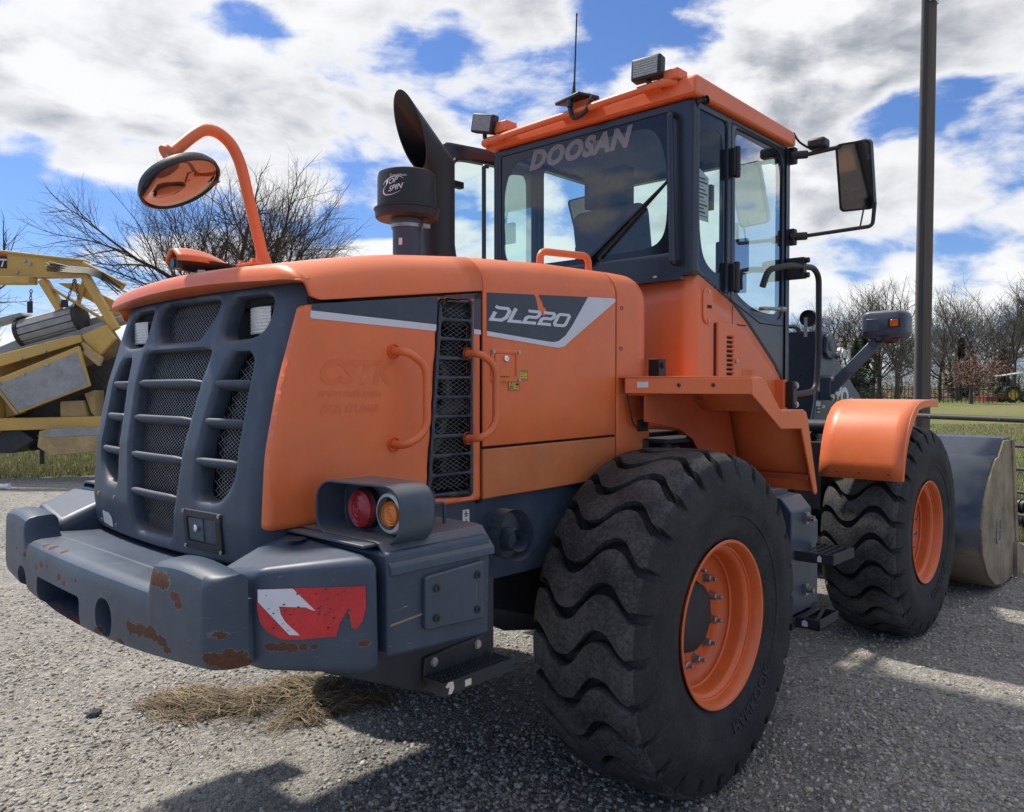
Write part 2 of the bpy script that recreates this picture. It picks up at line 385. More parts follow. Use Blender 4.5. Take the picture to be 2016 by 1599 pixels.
# rounded convex polygon distance (negative inside)
def psd(poly, r=.02):
    P = np.array(poly, float); c = P.mean(0); E = []
    for a, b_ in zip(P, np.roll(P, -1, 0)):
        d = b_ - a; n = np.array([d[1], -d[0]]) / np.hypot(*d)
        if n @ (c - a) > 0: n = -n
        E.append((n, n @ a))
    k = max(r * .45, 1e-4)
    def f(u, v):
        D = np.stack([n[0] * u + n[1] * v - q for n, q in E]); mx = D.max(0)
        return mx + k * np.log(np.exp((D - mx) / k).sum(0))
    return f
def sheet(fn, ur, vr, du, mapf, roll=.0, depth=.02):
    """a sheet with shaped openings: fn(u, v) > 0 inside the material; edges rolled over and given a wall of depth"""
    nu = int((ur[1] - ur[0]) / du) + 2; nv = int((vr[1] - vr[0]) / du) + 2
    us = np.linspace(ur[0], ur[1], nu); vs = np.linspace(vr[0], vr[1], nv)
    U, V = np.meshgrid(us, vs, indexing='ij'); F = fn(U, V); F = np.where(np.abs(F) < du * .02, du * .02, F)
    verts = []; idx = {}; fv = []
    def node(i, j):
        k = (i, j)
        if k not in idx: idx[k] = len(verts); verts.append((U[i, j], V[i, j])); fv.append(F[i, j])
        return idx[k]
    def cross(a, b_):
        k = (a, b_) if a < b_ else (b_, a)
        if k not in idx:
            fa, fb = F[a], F[b_]; t_ = fa / (fa - fb); idx[k] = len(verts)
            verts.append((U[a] + (U[b_] - U[a]) * t_, V[a] + (V[b_] - V[a]) * t_)); fv.append(0.0)
        return idx[k]
    faces = []; Pm = F > 0
    any4 = Pm[:-1, :-1] | Pm[1:, :-1] | Pm[1:, 1:] | Pm[:-1, 1:]
    for i, j in zip(*np.nonzero(any4)):
        cs = [(i, j), (i + 1, j), (i + 1, j + 1), (i, j + 1)]; p = []
        for a, b_ in zip(cs, cs[1:] + cs[:1]):
            if Pm[a]: p.append(node(*a))
            if Pm[a] != Pm[b_]: p.append(cross(a, b_))
        if len(p) > 2: faces.append(tuple(p))
    cnt = {}
    for f in faces:
        for a, b_ in zip(f, f[1:] + f[:1]): cnt[(min(a, b_), max(a, b_))] = cnt.get((min(a, b_), max(a, b_)), 0) + 1
    out = []
    for (u, v), q in zip(verts, fv):
        h = 0.0
        if roll and q < roll: h = -(roll - math.sqrt(max(0, roll * roll - (roll - max(q, 0)) ** 2)))
        out.append(mapf(u, v, h))
    if depth:
        low = {}
        for (a, b_), c in list(cnt.items()):
            if c == 1:
                for k in (a, b_):
                    if k not in low: low[k] = len(out); out.append(mapf(*verts[k], -depth - roll))
                faces.append((a, b_, low[b_], low[a]))
    b = B(); b.add(out, faces); return b
def rect(x0, x1, y0, y1): return [(x0, y0), (x1, y0), (x1, y1), (x0, y1)]
def tidy():
    """name each bolt on its own and keep every tree of parts three levels deep"""
    multi = ('bolt', 'screw', 'hole', 'clamp', 'bracket', 'lug', 'sticker', 'axle', 'hose', 'armrest', 'shackle', 'mount', 'lens_screws', 'sill', 'cap')
    done = {}
    for o in list(S.objects):
        if o.type != 'MESH' or not o.parent or o.get('kind') or not any(w in o.name for w in multi): continue
        me = o.data
        if me.name not in done:
            bm = bmesh.new(); bm.from_mesh(me); bm.verts.ensure_lookup_table(); seen = [-1] * len(bm.verts); isl = []
            for v in bm.verts:
                if seen[v.index] >= 0: continue
                st = [v]; seen[v.index] = len(isl); cur = []
                while st:
                    q = st.pop(); cur.append(q.index)
                    for e in q.link_edges:
                        w = e.other_vert(q)
                        if seen[w.index] < 0: seen[w.index] = len(isl); st.append(w)
                isl.append(cur)
            co = np.array([v.co[:] for v in bm.verts]); bm.free(); boxes = [(co[i].min(0) - .002, co[i].max(0) + .002) for i in isl]; grp = list(range(len(isl)))
            def root(i):
                while grp[i] != i: i = grp[i]
                return i
            for i in range(len(isl)):
                for j in range(i):
                    if (boxes[i][0] <= boxes[j][1]).all() and (boxes[j][0] <= boxes[i][1]).all(): grp[root(i)] = root(j)
            gs = {}
            for i in range(len(isl)): gs.setdefault(root(i), []).extend(isl[i])
            if len(gs) < 2 or len(gs) > 40: done[me.name] = None; continue
            out = []
            for vs in gs.values():
                vs = set(vs); bm = bmesh.new(); bm.from_mesh(me); bm.verts.ensure_lookup_table(); bmesh.ops.delete(bm, geom=[v for v in bm.verts if v.index not in vs], context='VERTS')
                m2 = bpy.data.meshes.new(me.name); bm.to_mesh(m2); bm.free()
                for q in me.materials:
                    if q.name not in m2.materials: m2.materials.append(q)
                out.append(m2)
            done[me.name] = out
        if done[me.name]:
            nm = o.name.split('.')[0]; nm = nm[:-1] if nm.endswith('s') and not nm.endswith('ss') and nm != 'lens' else nm
            for k, m2 in enumerate(done[me.name]):
                c = o if k == 0 else o.copy()
                if k: COL.objects.link(c)
                c.data = m2; c.name = nm
    again = True
    while again:
        again = False
        for o in list(S.objects):
            p = o.parent
            if p and p.parent and p.parent.parent:
                o.matrix_basis = p.matrix_basis @ o.matrix_basis; o.parent = p.parent; again = True
# ================================================================== WHEEL LOADER  (x forward, y to its left, z up; origin on the ground under the rear axle)
L = empty('wheel_loader', (0, 0, 0), 0, 'large orange wheel loader with slate grey trim parked on gravel, bucket facing away', 'wheel loader')

# ---- grille -------------------------------------------------------
def Xe(z): return float(np.interp(z, [1.10, 1.3, 1.52, 1.74, 1.97, 2.12], [-1.825, -1.844, -1.83, -1.785, -1.714, -1.665]))
def gmap(u, v, h):
    a = abs(u); sg = 1 if u > 0 else -1; Rr = .075
    xb = Xe(v) - .05 * (1 - min(1, a / .68) ** 2)
    if a <= .60: nx, ny, x, y = -1, 0, xb, u
    else:
        th = min((a - .60) / Rr, math.pi / 2); ex = max(0, a - .60 - Rr * math.pi / 2)
        x = xb + Rr * (1 - math.cos(th)) + ex; y = sg * (.60 + Rr * math.sin(th)); nx, ny = -math.cos(th), sg * math.sin(th)
    return (x + nx * h, y + ny * h, v)
Hc = [(.215, 2.027), (-.232, 2.022), (-.242, 1.99), (-.165, 1.882), (.165, 1.884), (.24, 1.99)]
Hl = [(-.30, 2.02), (-.53, 2.014), (-.552, 1.96), (-.535, 1.90), (-.49, 1.876), (-.298, 1.878), (-.285, 1.90)]
Hm = [(.30, 1.85), (-.30, 1.85), (-.285, 1.765), (-.255, 1.623), (-.225, 1.46), (-.195, 1.24), (-.18, 1.212), (.18, 1.212), (.195, 1.24), (.225, 1.46), (.255, 1.623), (.285, 1.765)]
Hr = [(-.330, 1.838), (-.505, 1.832), (-.530, 1.80), (-.535, 1.60), (-.532, 1.45), (-.45, 1.358), (-.270, 1.360), (-.250, 1.39), (-.290, 1.52), (-.325, 1.70)]
holes = [psd(Hc, .03), psd(Hl, .03), psd([(-y, z) for y, z in Hl], .03), psd(Hm, .035), psd(Hr, .03), psd([(-y, z) for y, z in Hr], .03)]
outer = psd([(-.80, 1.17), (-.3, 1.155), (.3, 1.155), (.80, 1.17), (.80, 2.07), (-.80, 2.07)], .03)
def gfn(u, v):
    f = -outer(u, v)
    for h in holes: f = np.minimum(f, h(u, v))
    return f
grille = sheet(gfn, (-.82, .82), (1.13, 2.09), .011, gmap, roll=.018, depth=.042).build('grille', 'slate_plastic', L, smooth=50)
def slat(y0, y1, z):
    b = B(); rows = []
    for i in range(13):
        t = i / 12; y = y0 + (y1 - y0) * t
        e = min(1, (min(t, 1 - t) * 12 + .25) / 2.2) ** .6
        x0 = Xe(z) - .05 * (1 - min(1, abs(y) / .68) ** 2)
        row = []
        for k in range(12):
            a = 2 * math.pi * k / 12
            row.append((x0 + .030 + .026 * math.cos(a) * e - .006 * e, y, z + (.015 * math.sin(a) - .010 * math.cos(a)) * e))
        rows.append(row)
    b.grid(rows, True); b.f += [tuple(range(11, -1, -1)), tuple(12 * 12 + k for k in range(12))]; b.m += [0, 0]
    return b.build('slat', 'slate_plastic', grille, smooth=60)
for z in (1.732, 1.606, 1.474, 1.344):
    w = float(np.interp(z, [1.24, 1.46, 1.623, 1.765], [.195, .225, .255, .285])) + .01
    slat(-w, w, z)
for z in (1.728, 1.605, 1.478):
    w = float(np.interp(z, [1.39, 1.52, 1.70], [.255, .29, .325])) - .01
    slat(-.545, -w, z); slat(w, .545, z)
def diamond(name, poly, mapf, du, w, mat, parent, ratio=1.0, clip=None):
    """woven diamond wire: thin ribbons in two directions, clipped to a polygon"""
    f = psd(poly, .001); P = np.array(poly); lo = P.min(0); hi = P.max(0); b = B()
    for sgn in (1, -1):
        c = -(hi[1] - lo[1]) * ratio - du
        while c < (hi[0] - lo[0]) + (hi[1] - lo[1]) * ratio + du:
            n = max(6, int((hi[1] - lo[1]) / .03)); run = []
            for i in range(n + 1):
                v = lo[1] + (hi[1] - lo[1]) * i / n
                u = (lo[0] + c + (v - lo[1]) * ratio) if sgn > 0 else (lo[0] + c + (hi[1] - v) * ratio)
                ok = f(np.array([u]), np.array([v]))[0] < .004
                if ok: run.append((u, v))
                if (not ok or i == n):
                    if len(run) > 1:
                        b.grid([[mapf(u_ - w / 2, v_, .0015 * sgn), mapf(u_ + w / 2, v_, .0015 * sgn)] for u_, v_ in run])
                    run = []
            c += du
    return b.build(name, mat, parent, smooth=0, recalc=False)
for poly in (Hc, Hm, Hr, [(-y, z) for y, z in Hr]):
    big = [(y * 1.06 + (.0 if abs(np.mean([p[0] for p in poly])) < .1 else 0), z) for y, z in poly]
    diamond('wire_mesh', big, lambda u, v, h: gmap(u, v, h - .056), .0215, .0036, 'wire', grille, 1.7)
# what shows dimly behind the mesh
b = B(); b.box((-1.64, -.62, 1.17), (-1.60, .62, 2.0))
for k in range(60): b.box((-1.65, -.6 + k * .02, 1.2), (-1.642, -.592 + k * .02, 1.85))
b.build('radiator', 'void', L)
for s in (-1, 1):
    y0, y1 = (-.52, -.395)
    b = B(); b.box((Xe(1.94) + .012, y0 - .012, 1.884), (Xe(1.94) + .06, y1 + .012, 1.992)); k = b.build('reverse_lamp', 'black', grille, bevel=.012)
    rows = [[(Xe(1.94) + .008 - .016 * math.cos((i - 6) / 6 * 1.2) - (.0025 if j % 2 else 0), y0 + (y1 - y0) * i / 12, 1.895 + .086 * j / 16) for i in range(13)] for j in range(17)]
    q = B().grid(rows).build('lens', 'clear_lens', k, smooth=0)
    if s > 0: k.scale = (1, -1, 1)
    b = B(); b.box((-1.648, min(s * .27, s * .57), 1.85), (-1.635, max(s * .27, s * .57), 2.04)); b.build('lamp_recess', 'void', grille)
# latch on the lower right of the grille
gy = lambda y: Xe(1.27) - .05 * (1 - (y / .68) ** 2)
def gpl(name, y0, y1, z0, z1, h0, h1, mat, par, bevel=.002):
    b = B(); n = 5
    A = [];
    for h in (h0, h1):
        A.append([gmap(y0, z0, h), gmap(y1, z0, h), gmap(y1, z1, h), gmap(y0, z1, h)])
    b.hull2(A[0], A[1]); return b.build(name, mat, par, bevel=bevel)
f = sheet(lambda u, v: np.minimum(-psd(rect(-.475, -.258, 1.20, 1.328), .008)(u, v), psd(rect(-.445, -.283, 1.226, 1.305), .004)(u, v)), (-.48, -.25), (1.19, 1.335), .004, lambda u, v, h: gmap(u, v, h + .008), roll=.003, depth=.02)
la = f.build('latch', 'black', grille)
gpl('latch_pull', -.372, -.285, 1.228, 1.303, -.01, .004, 'slate', la)
gpl('latch_recess', -.445, -.372, 1.226, 1.305, -.02, -.012, 'void', la, 0)
b = B(); p = Vector(gmap(-.34, 1.272, .004)); b.lathe([(0, .012), (-.008, .012), (-.010, .009), (-.010, .001)], p, 'x', 18); b.build('keyhole', 'chrome', la)
b = B()
for y, z in ((-.468, 1.207), (-.468, 1.321), (-.265, 1.207), (-.265, 1.321)): b.bolt(gmap(y, z, .008), (-1, 0, 0), .0055, .004)
b.build('bolt', 'zinc', la)
for y, z in ((.531, 1.304), (.331, 1.307), (.53, 1.198), (.338, 1.201)):
    b = B(); b.bolt(gmap(y, z, -.001), (-1, 0, 0), .006, .005); b.build('bolt', 'zinc', grille)
b = B(); rg = [gmap(y, z, .0015) for y, z in ((.50, 1.236), (.485, 1.243), (.46, 1.238), (.43, 1.241), (.405, 1.236), (.38, 1.222), (.374, 1.19), (.40, 1.188), (.495, 1.193))]
b.add(rg, [tuple(range(len(rg)))]); b.build('torn_sticker', 'whitesticker', grille)

# ---- hood -----------------------------------------------------------
def ztop(X): return float(np.interp(X, [-1.9, -1.8, -1.7, -1.45, -1.28, -.95, -.5, 0, .2], [2.075, 2.090, 2.110, 2.165, 2.190, 2.222, 2.250, 2.262, 2.262]))
def hood_section(X, zl, zt, n=9, Rr=.125, W=.70):
    Rv = min(Rr, max(.01, (zt - zl) * .96)); pts = [(X, -W, zl)]
    for i in range(1, 4): pts.append((X, -W, zl + (zt - Rv - zl) * i / 4))
    for i in range(n + 1):
        th = math.pi / 2 * i / n; pts.append((X, -W + Rr * (1 - math.cos(th)), zt - Rv + Rv * math.sin(th)))
    for i in range(1, 6): y = (-W + Rr) * (1 - i / 6); pts.append((X, y, zt + .016 * (1 - (y / (W - Rr)) ** 2)))
    pts.append((X, 0, zt + .016)); return pts + [(x, -y, z) for x, y, z in reversed(pts[:-1])]
rows = []
ts = [0, .002, .006, .012, .02, .03, .042, .056, .075, .10, .14, .19, .25, .33, .44, .57, .7, .85, 1]
def nose(y):
    a = abs(y) / .705; return -1.738 - .052 * (1 - a ** 2) - .018 * (1 - max(0, (a - .86) / .14) ** 2.2)
for t_ in ts:
    # a flat-nosed visor: slightly bowed in plan, its corners rounded, its face a hand's breadth high
    Xs_ = -1.74 + .787 * t_
    zl = float(np.interp(Xs_, [-1.74, -1.712, -1.695, -1.66, -.95], [2.046, 2.040, 2.000, 1.992, 2.083])); d_ = (t_ * .787) / .034
    zt = max(zl + .042, ztop(Xs_ - .02 * (1 - t_))); zt = zl + (zt - zl) * (.10 + .90 * math.sqrt(max(0, 1 - (1 - min(1, d_)) ** 2)))
    sec = hood_section(Xs_, zl, zt, W=.705)
    rows.append([(nose(y) + (-.953 - nose(y)) * t_, y, z) for x, y, z in sec])
first = [(x + .05, y * .97, 2.044) for x, y, z in rows[0]]
hood = B().grid([first] + rows).build('hood', 'orange', L, solid=.014, smooth=45)
# seam plate under the visor
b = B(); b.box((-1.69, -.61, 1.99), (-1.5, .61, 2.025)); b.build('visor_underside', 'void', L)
# rear side panel with the tapered screen in it
vent = [(-1.168, 2.036), (-.998, 2.048), (-.998, 1.318), (-1.228, 1.332)]
sp_out = psd([(-1.844, 1.297), (-1.832, 1.52), (-1.787, 1.74), (-1.716, 1.972), (-.956, 2.075), (-.956, 1.30)], .006); sp_v = psd(vent, .012)
side = sheet(lambda u, v: np.minimum(-sp_out(u, v), sp_v(u, v)), (-1.86, -.94), (1.28, 2.09), .013, lambda u, v, h: (u, -.70 - h, v), roll=.007, depth=.03)
side_panel = side.build('engine_side_panel', 'orange', L, smooth=50)
def vx(t, z):   # interpolate the slanted left edge
    l = -1.228 + (-1.168 + 1.228) * (z - 1.332) / .704; return l + (-.998 - l) * t
vf = psd([(-1.164, 2.032), (-1.002, 2.044), (-1.002, 1.322), (-1.224, 1.336)], .012); hs = []
NB = 10; zz = np.linspace(1.338, 2.034, NB + 1)
for a, c in zip(zz, zz[1:]):
    hs.append(psd([(vx(.075, a) + .004, a + .008), (vx(.93, a), a + .006), (vx(.93, c), c - .004), (vx(.075, c) + .004, c - .006)], .008))
vent_o = sheet(lambda u, v: np.minimum(-vf(u, v), np.min([h(u, v) for h in hs], 0)), (-1.235, -.99), (1.31, 2.055), .0065, lambda u, v, h: (u, -.705 - h, v), roll=.003, depth=.02).build('vent_screen', 'cabblack', side_panel, smooth=50)
diamond('wire_mesh', [(-1.222, 1.338), (-1.003, 1.325), (-1.003, 2.04), (-1.162, 2.03)], lambda u, v, h: (u, -.694 + h, v), .030, .0026, 'wiredark', vent_o, 1.9)
b = B()
for x, z in ((vx(.09, 1.35), 1.352), (vx(.92, 1.35), 1.345), (vx(.1, 2.02), 2.022), (vx(.9, 2.02), 2.03)): b.bolt((x, -.706, z), (0, -1, 0), .008, .006)
b.build('screws', 'dark', vent_o)
# a few engine pieces behind the screen
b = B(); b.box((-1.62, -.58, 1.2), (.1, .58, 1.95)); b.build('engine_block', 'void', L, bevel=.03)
b = B(); b.tube(fillet([(-1.2, -.62, 1.4), (-1.1, -.63, 1.55), (-1.05, -.62, 1.75), (-1.15, -.6, 1.9)], .06), .022, 10)
b.tube([(-1.18, -.62, 1.60), (-1.0, -.62, 1.66)], .035, 12); b.lathe([(0, .05), (.06, .05), (.06, .02)], (-1.08, -.66, 1.45), 'y', 20)
for k in range(12): b.bar((-1.19, -.60, 1.72 + k * .012), (-1.02, -.60, 1.735 + k * .012), .008, .004)
b.build('engine_hoses', 'grime', L)
# front hood (engine door) in one piece, lower panel, end cap
rows = [hood_section(X, 1.503 if False else float(np.interp(X, [-.95, -.08], [1.499, 1.508])), ztop(X)) for X in np.linspace(-.944, -.090, 14)]
door = B().grid(rows).build('engine_door', 'orange', L, solid=.012, bevel=.004, smooth=45)
rows = []
for t_ in np.linspace(0, 1, 12):
    X = -.082 + .272 * min(1, t_ * 1.12); k = max(0, (t_ - .55) / .45); e = 1 - math.sqrt(max(0, 1 - k * k))
    rows.append(hood_section(X, 1.69, ztop(X) - .07 * e, W=.70 - .075 * e))
rows.append([(x - .0, y * .5, z) for x, y, z in rows[-1]])
B().grid(rows).build('hood_end_cover', 'orange', L, solid=.010, bevel=.003, smooth=45)
b = B()
for x, z in ((-.045, 2.085), (-.05, 1.90)): b.lathe([(0, .009), (.004, .009), (.004, .001)], (x, -.703, z), 'y', 14)
b.build('screw_holes', 'void', L)
for s in (-1, 1):
    b = B(); b.prism([(-.944, 1.300), (-.090, 1.312), (-.090, 1.498), (-.944, 1.489)], 'y', s * .70, s * .672); b.build('lower_door_panel', paint('rusty_orange_paint', (.56, .16, .05), .42, .12, 3, .04, 120, dust=.3, dustcol=(.50, .24, .12), streak=.35) if s < 0 else 'orange', L, bevel=.006, seg=3)
# grey seam strips so the gaps read as dark joints
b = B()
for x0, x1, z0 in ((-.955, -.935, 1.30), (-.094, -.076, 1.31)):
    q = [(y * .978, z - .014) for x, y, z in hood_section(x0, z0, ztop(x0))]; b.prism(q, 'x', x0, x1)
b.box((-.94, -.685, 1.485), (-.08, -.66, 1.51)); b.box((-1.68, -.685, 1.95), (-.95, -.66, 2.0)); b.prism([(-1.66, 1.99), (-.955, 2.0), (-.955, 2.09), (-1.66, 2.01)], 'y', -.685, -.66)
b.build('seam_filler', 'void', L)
lp = B(); lp.prism([(-.078, 1.372), (.192, 1.395), (.192, 1.684), (-.078, 1.684)], 'y', -.70, -.672); lower_cover = lp.build('lower_cover', 'orange', L, bevel=.006, seg=3)
b = B(); b.box((.085, -.712, 1.515), (.165, -.699, 1.570)); q = b.build('pull_handle', 'black', lower_cover, bevel=.010, seg=3)
b = B(); b.box((.098, -.7135, 1.535), (.152, -.711, 1.557)); b.build('finger_recess', 'void', q)
b = B(); b.bolt((.11, -.70, 1.655), (0, -1, 0), .010, .008); b.build('bolt', 'zinc', lower_cover)
b = B(); b.tube(fillet([(-.025, -.715, 1.70), (-.015, -.73, 1.62), (.02, -.72, 1.55), (.09, -.712, 1.53)], .05), .0035, 6); b.build('strap_wire', 'dark', L)

# decals on the flat sides
def decal(name, poly, mat, parent, y=-.7075):
    b = B(); b.add([(x, y, z) for x, z in poly], [tuple(range(len(poly)))]); return b.build(name, mat, parent, smooth=0)
DY = -.7013
decal('stripe_decal', [(-1.69, 1.977), (-1.172, 2.044), (-1.180, 1.9445), (-1.69, 1.957)], 'decaldark', side_panel, DY)
decal('stripe_decal', [(-1.172, 2.044), (-.958, 2.072), (-.958, 2.052), (-1.165, 2.042)], 'decaldark', side_panel, DY)
decal('stripe_decal', [(-.993, 2.066), (-.958, 2.072), (-.958, 1.938), (-.993, 1.939)], 'decaldark', side_panel, DY)
decal('white_stripe', [(-1.693, 1.957), (-1.180, 1.9438), (-1.182, 1.921), (-1.690, 1.933), (-1.697, 1.938)], 'white', side_panel, DY)
decal('white_stripe', [(-.993, 1.938), (-.958, 1.936), (-.958, 1.919), (-.993, 1.920)], 'white', side_panel, DY)
dk = [(-.926, 2.079), (-.655, 2.094), (-.645, 2.083), (-.638, 2.062), (-.632, 2.035), (-.612, 2.022), (-.60, 2.012), (-.585, 2.018), (-.577, 2.04), (-.586, 2.05), (-.595, 2.046), (-.600, 2.068), (-.622, 2.088), (-.625, 2.096), (-.300, 2.114), (-.405, 1.99), (-.455, 1.940), (-.50, 1.915), (-.53, 1.9095), (-.56, 1.9095), (-.926, 1.934)]
decal('stripe_decal', dk, 'decaldark', door, -.7022)
decal('white_stripe', [(-.926, 1.934), (-.56, 1.9095), (-.53, 1.9095), (-.50, 1.915), (-.455, 1.940), (-.405, 1.99), (-.300, 2.114), (-.102, 2.124), (-.093, 2.119), (-.096, 2.110), (-.43, 1.915), (-.46, 1.895), (-.50, 1.887), (-.53, 1.888), (-.926, 1.917)], 'white', door, -.7022)
# DL220 built as ribbon strokes
def ribbon(b, pts, w, M, shear=.42):
    P = [Vector((x + y * shear, y)) for x, y in pts]; n = len(P); Lf = []; Rt = []
    for i, p in enumerate(P):
        d0 = (P[i] - P[i - 1]).normalized() if i else None; d1 = (P[i + 1] - P[i]).normalized() if i < n - 1 else None
        d0 = d0 or d1; d1 = d1 or d0; nn = Vector((-(d0 + d1).y, (d0 + d1).x)).normalized(); k = w / 2 / max(.45, nn.dot(Vector((-d1.y, d1.x))))
        Lf.append(p + nn * k); Rt.append(p - nn * k)
    b.grid([[M(a), M(c)] for a, c in zip(Lf, Rt)])
def digits(b, w=.10):
    z = .5
    two = [(0, .9), (.62, .9), (.72, .8), (.72, .62), (.62, .5), (.18, .5), (.08, .4), (.08, .1), (.78, .1)]
    Lt = [('D', [(-.08, .98), (.10, .9), (.62, .9), (.78, .74), (.78, .30), (.60, .1), (.06, .1), (.06, .62)], 0), ('L', [(.04, .98), (.04, .1), (.72, .1)], 1.0), ('2', two, 1.78), ('2', two, 2.68), ('0', [(.4, .9), (.14, .9), (.06, .8), (.06, .2), (.14, .1), (.66, .1), (.76, .2), (.76, .8), (.66, .9), (.4, .9)], 3.58)]
    for _, st, x in Lt: ribbon(b, [(px_ + x, py_) for px_, py_ in st], .20, lambda p: (-.915 + p.x * .1035, -.7034, 1.974 + p.y * .058))
b = B(); digits(b); b.build('model_lettering', 'white', door, smooth=0, recalc=False)
FM = lambda x, z, y=-.7010: basis((x, y, z), (1, 0, 0), (0, 0, 1))
text('faded_lettering', 'CSTK', .105, 'ghost', side_panel, FM(-1.672, 1.735), .28, .004, 0, 1.12)
text('faded_lettering', 'www.cstk.com', .036, 'ghost', side_panel, FM(-1.668, 1.693), 0, .0008, 0, 1.12)
text('faded_lettering', '(913) 371.0668', .036, 'ghost', side_panel, FM(-1.662, 1.642), 0, .0008, 0, 1.02)
# door latch recess
f = sheet(lambda u, v: np.minimum(-psd(rect(-.905, -.742, 1.742, 1.868), .004)(u, v), psd(rect(-.888, -.765, 1.762, 1.852), .003)(u, v)), (-.91, -.735), (1.735, 1.875), .005, lambda u, v, h: (u, -.706 - h, v), roll=.002, depth=.03).build('door_latch', 'orange', door)
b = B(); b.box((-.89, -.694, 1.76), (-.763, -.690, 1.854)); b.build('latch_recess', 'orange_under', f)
b = B(); b.box((-.886, -.708, 1.764), (-.802, -.69, 1.850)); b.build('latch_pull', 'orange', f, bevel=.003)
b = B(); b.lathe([(0, .012), (-.006, .012), (-.008, .010), (-.008, .006), (-.004, .005), (-.004, .001)], (-.83, -.708, 1.833), 'y', 20); b.build('keyhole', 'chrome', f)
b = B()
for x, z in ((-.897, 1.857), (-.752, 1.859), (-.752, 1.752)): b.bolt((x, -.707, z), (0, -1, 0), .006, .005)
b.build('bolts', 'zinc', f)
for n_, (x0, x1, z0, z1) in enumerate(((-.807, -.746, 1.712, 1.748), (-.742, -.697, 1.752, 1.789))):
    st = decal('warning_sticker', rect(x0, x1, z0, z1), 'yellow', door, -.7022)
    b = B(); yy = -.7032; q = .0015
    for a, c in (((x0, z0), (x1, z0 + q)), ((x0, z1 - q), (x1, z1)), ((x0, z0), (x0 + q, z1)), ((x1 - q, z0), (x1, z1))): b.add([(a[0], yy, a[1]), (c[0], yy, a[1]), (c[0], yy, c[1]), (a[0], yy, c[1])], [(0, 1, 2, 3)])
    if n_ == 0:
        b.add([((x0 + x1) / 2, yy, z0), ((x0 + x1) / 2 + q, yy, z0), ((x0 + x1) / 2 + q, yy, z1), ((x0 + x1) / 2, yy, z1)], [(0, 1, 2, 3)])
        T = [(x0 + .005, z0 + .006), (x0 + .026, z0 + .006), (x0 + .0155, z1 - .006)]
        for a, c in zip(T, T[1:] + T[:1]): ribbon(b, [a, c], .002, lambda p: (p.x, yy, p.y), 0)
        ribbon(b, [(x0 + .010, z0 + .011), (x0 + .021, z0 + .014)], .004, lambda p: (p.x, yy, p.y), 0)
        ribbon(b, [(x1 - .022, z1 - .014), (x1 - .004, z1 - .014)], .006, lambda p: (p.x, yy, p.y), 0); ribbon(b, [(x1 - .02, z0 + .010), (x1 - .008, z0 + .012)], .004, lambda p: (p.x, yy, p.y), 0)
        ribbon(b, [(x1 - .010, z1 - .020), (x1 - .010, z1 - .008)], .003, lambda p: (p.x, yy, p.y), 0)
    else:
        for k in range(4): ribbon(b, [(x0 + .004, z1 - .006 - k * .0085), (x1 - .006 - .004 * (k % 2), z1 - .006 - k * .0085)], .0028 if k == 0 else .0016, lambda p: (p.x, yy, p.y), 0)
    b.build('sticker_print', 'ink', st, smooth=0)
# side grab handles
def handle(x, z0, z1, bulge, r=.0138):
    b = B(); b.tube(fillet([(x, -.698, z1), (x + .005, -.765, z1), (x + bulge, -.775, z1 - .045), (x + bulge, -.775, z0 + .045), (x + .005, -.765, z0), (x, -.698, z0)], .055, 7), r, 14)
    for z in (z0, z1): b.lathe([(-.004, .024), (.004, .024), (.008, .017)], (x, -.704, z), 'y', 18)
    return b
handle(-1.375, 1.530, 1.842, .085).build('grab_handle', 'orange', side_panel, smooth=60)
handle(-1.028, 1.535, 1.845, .075).build('grab_handle', 'orange', door, smooth=60)
b = B(); b.tube(fillet([(-.385, -.50, 2.24), (-.385, -.50, 2.325), (-.03, -.50, 2.345), (-.03, -.50, 2.25)], .05, 7), .0165, 14); b.build('top_grab_handle', 'orange', L, smooth=60)
lp_ = flip_copy(side_panel); lp_.location = (.06, -.03, 0)
# two small rust specks under the screen
# ---- rear view mirror on its arm -----------------------------------
b = B()
arc = [(-1.44, 2.185), (-1.454, 2.25), (-1.478, 2.34), (-1.505, 2.44), (-1.528, 2.53), (-1.545, 2.58), (-1.572, 2.625), (-1.605, 2.652), (-1.642, 2.664), (-1.682, 2.658), (-1.722, 2.628), (-1.765, 2.585), (-1.806, 2.543)]
def spline(P, n=5):
    out = []; Q = [P[0]] + P + [P[-1]]
    for p0, p1, p2, p3 in zip(Q, Q[1:], Q[2:], Q[3:]):
        for k in range(n):
            t_ = k / n; out.append(.5 * ((2 * p1) + (p2 - p0) * t_ + (2 * p0 - 5 * p1 + 4 * p2 - p3) * t_ ** 2 + (3 * p1 - p0 - 3 * p2 + p3) * t_ ** 3))
    return out + [P[-1]]
arc = spline([Vector((x, 0, z)) for x, z in arc])
b.tube(arc, [max(.0215, .036 - .0029 * k) for k in range(len(arc))], 18); e = arc[-1]
marm = b.build('mirror_arm', 'orange', L, smooth=60)
b = B(); b.box((-1.53, -.06, 2.182), (-1.37, .06, 2.194)); 
for x in (-1.515, -1.385):
    for y in (-.045, .045): b.bolt((x, y, 2.194), (0, 0, 1), .011, .014)
b.build('arm_foot', 'orange', marm, bevel=.003)
d = (arc[-1] - arc[-2]).normalized(); b = B(); b.tube([e - d * .004, e + d * .008], .042, 18); b.build('arm_flange', 'orange', marm)
fwv = Vector((.7361, .6769, 0)); rtv = Vector((.6769, -.7361, 0)); upv = Vector((0, 0, 1))
rh = Vector((.457, .989, .255)).normalized(); ep = .48 * rtv - .877 * upv; ep = (ep - rh * ep.dot(rh)).normalized(); mn = (.877 * ep - .48 * rh).normalized()
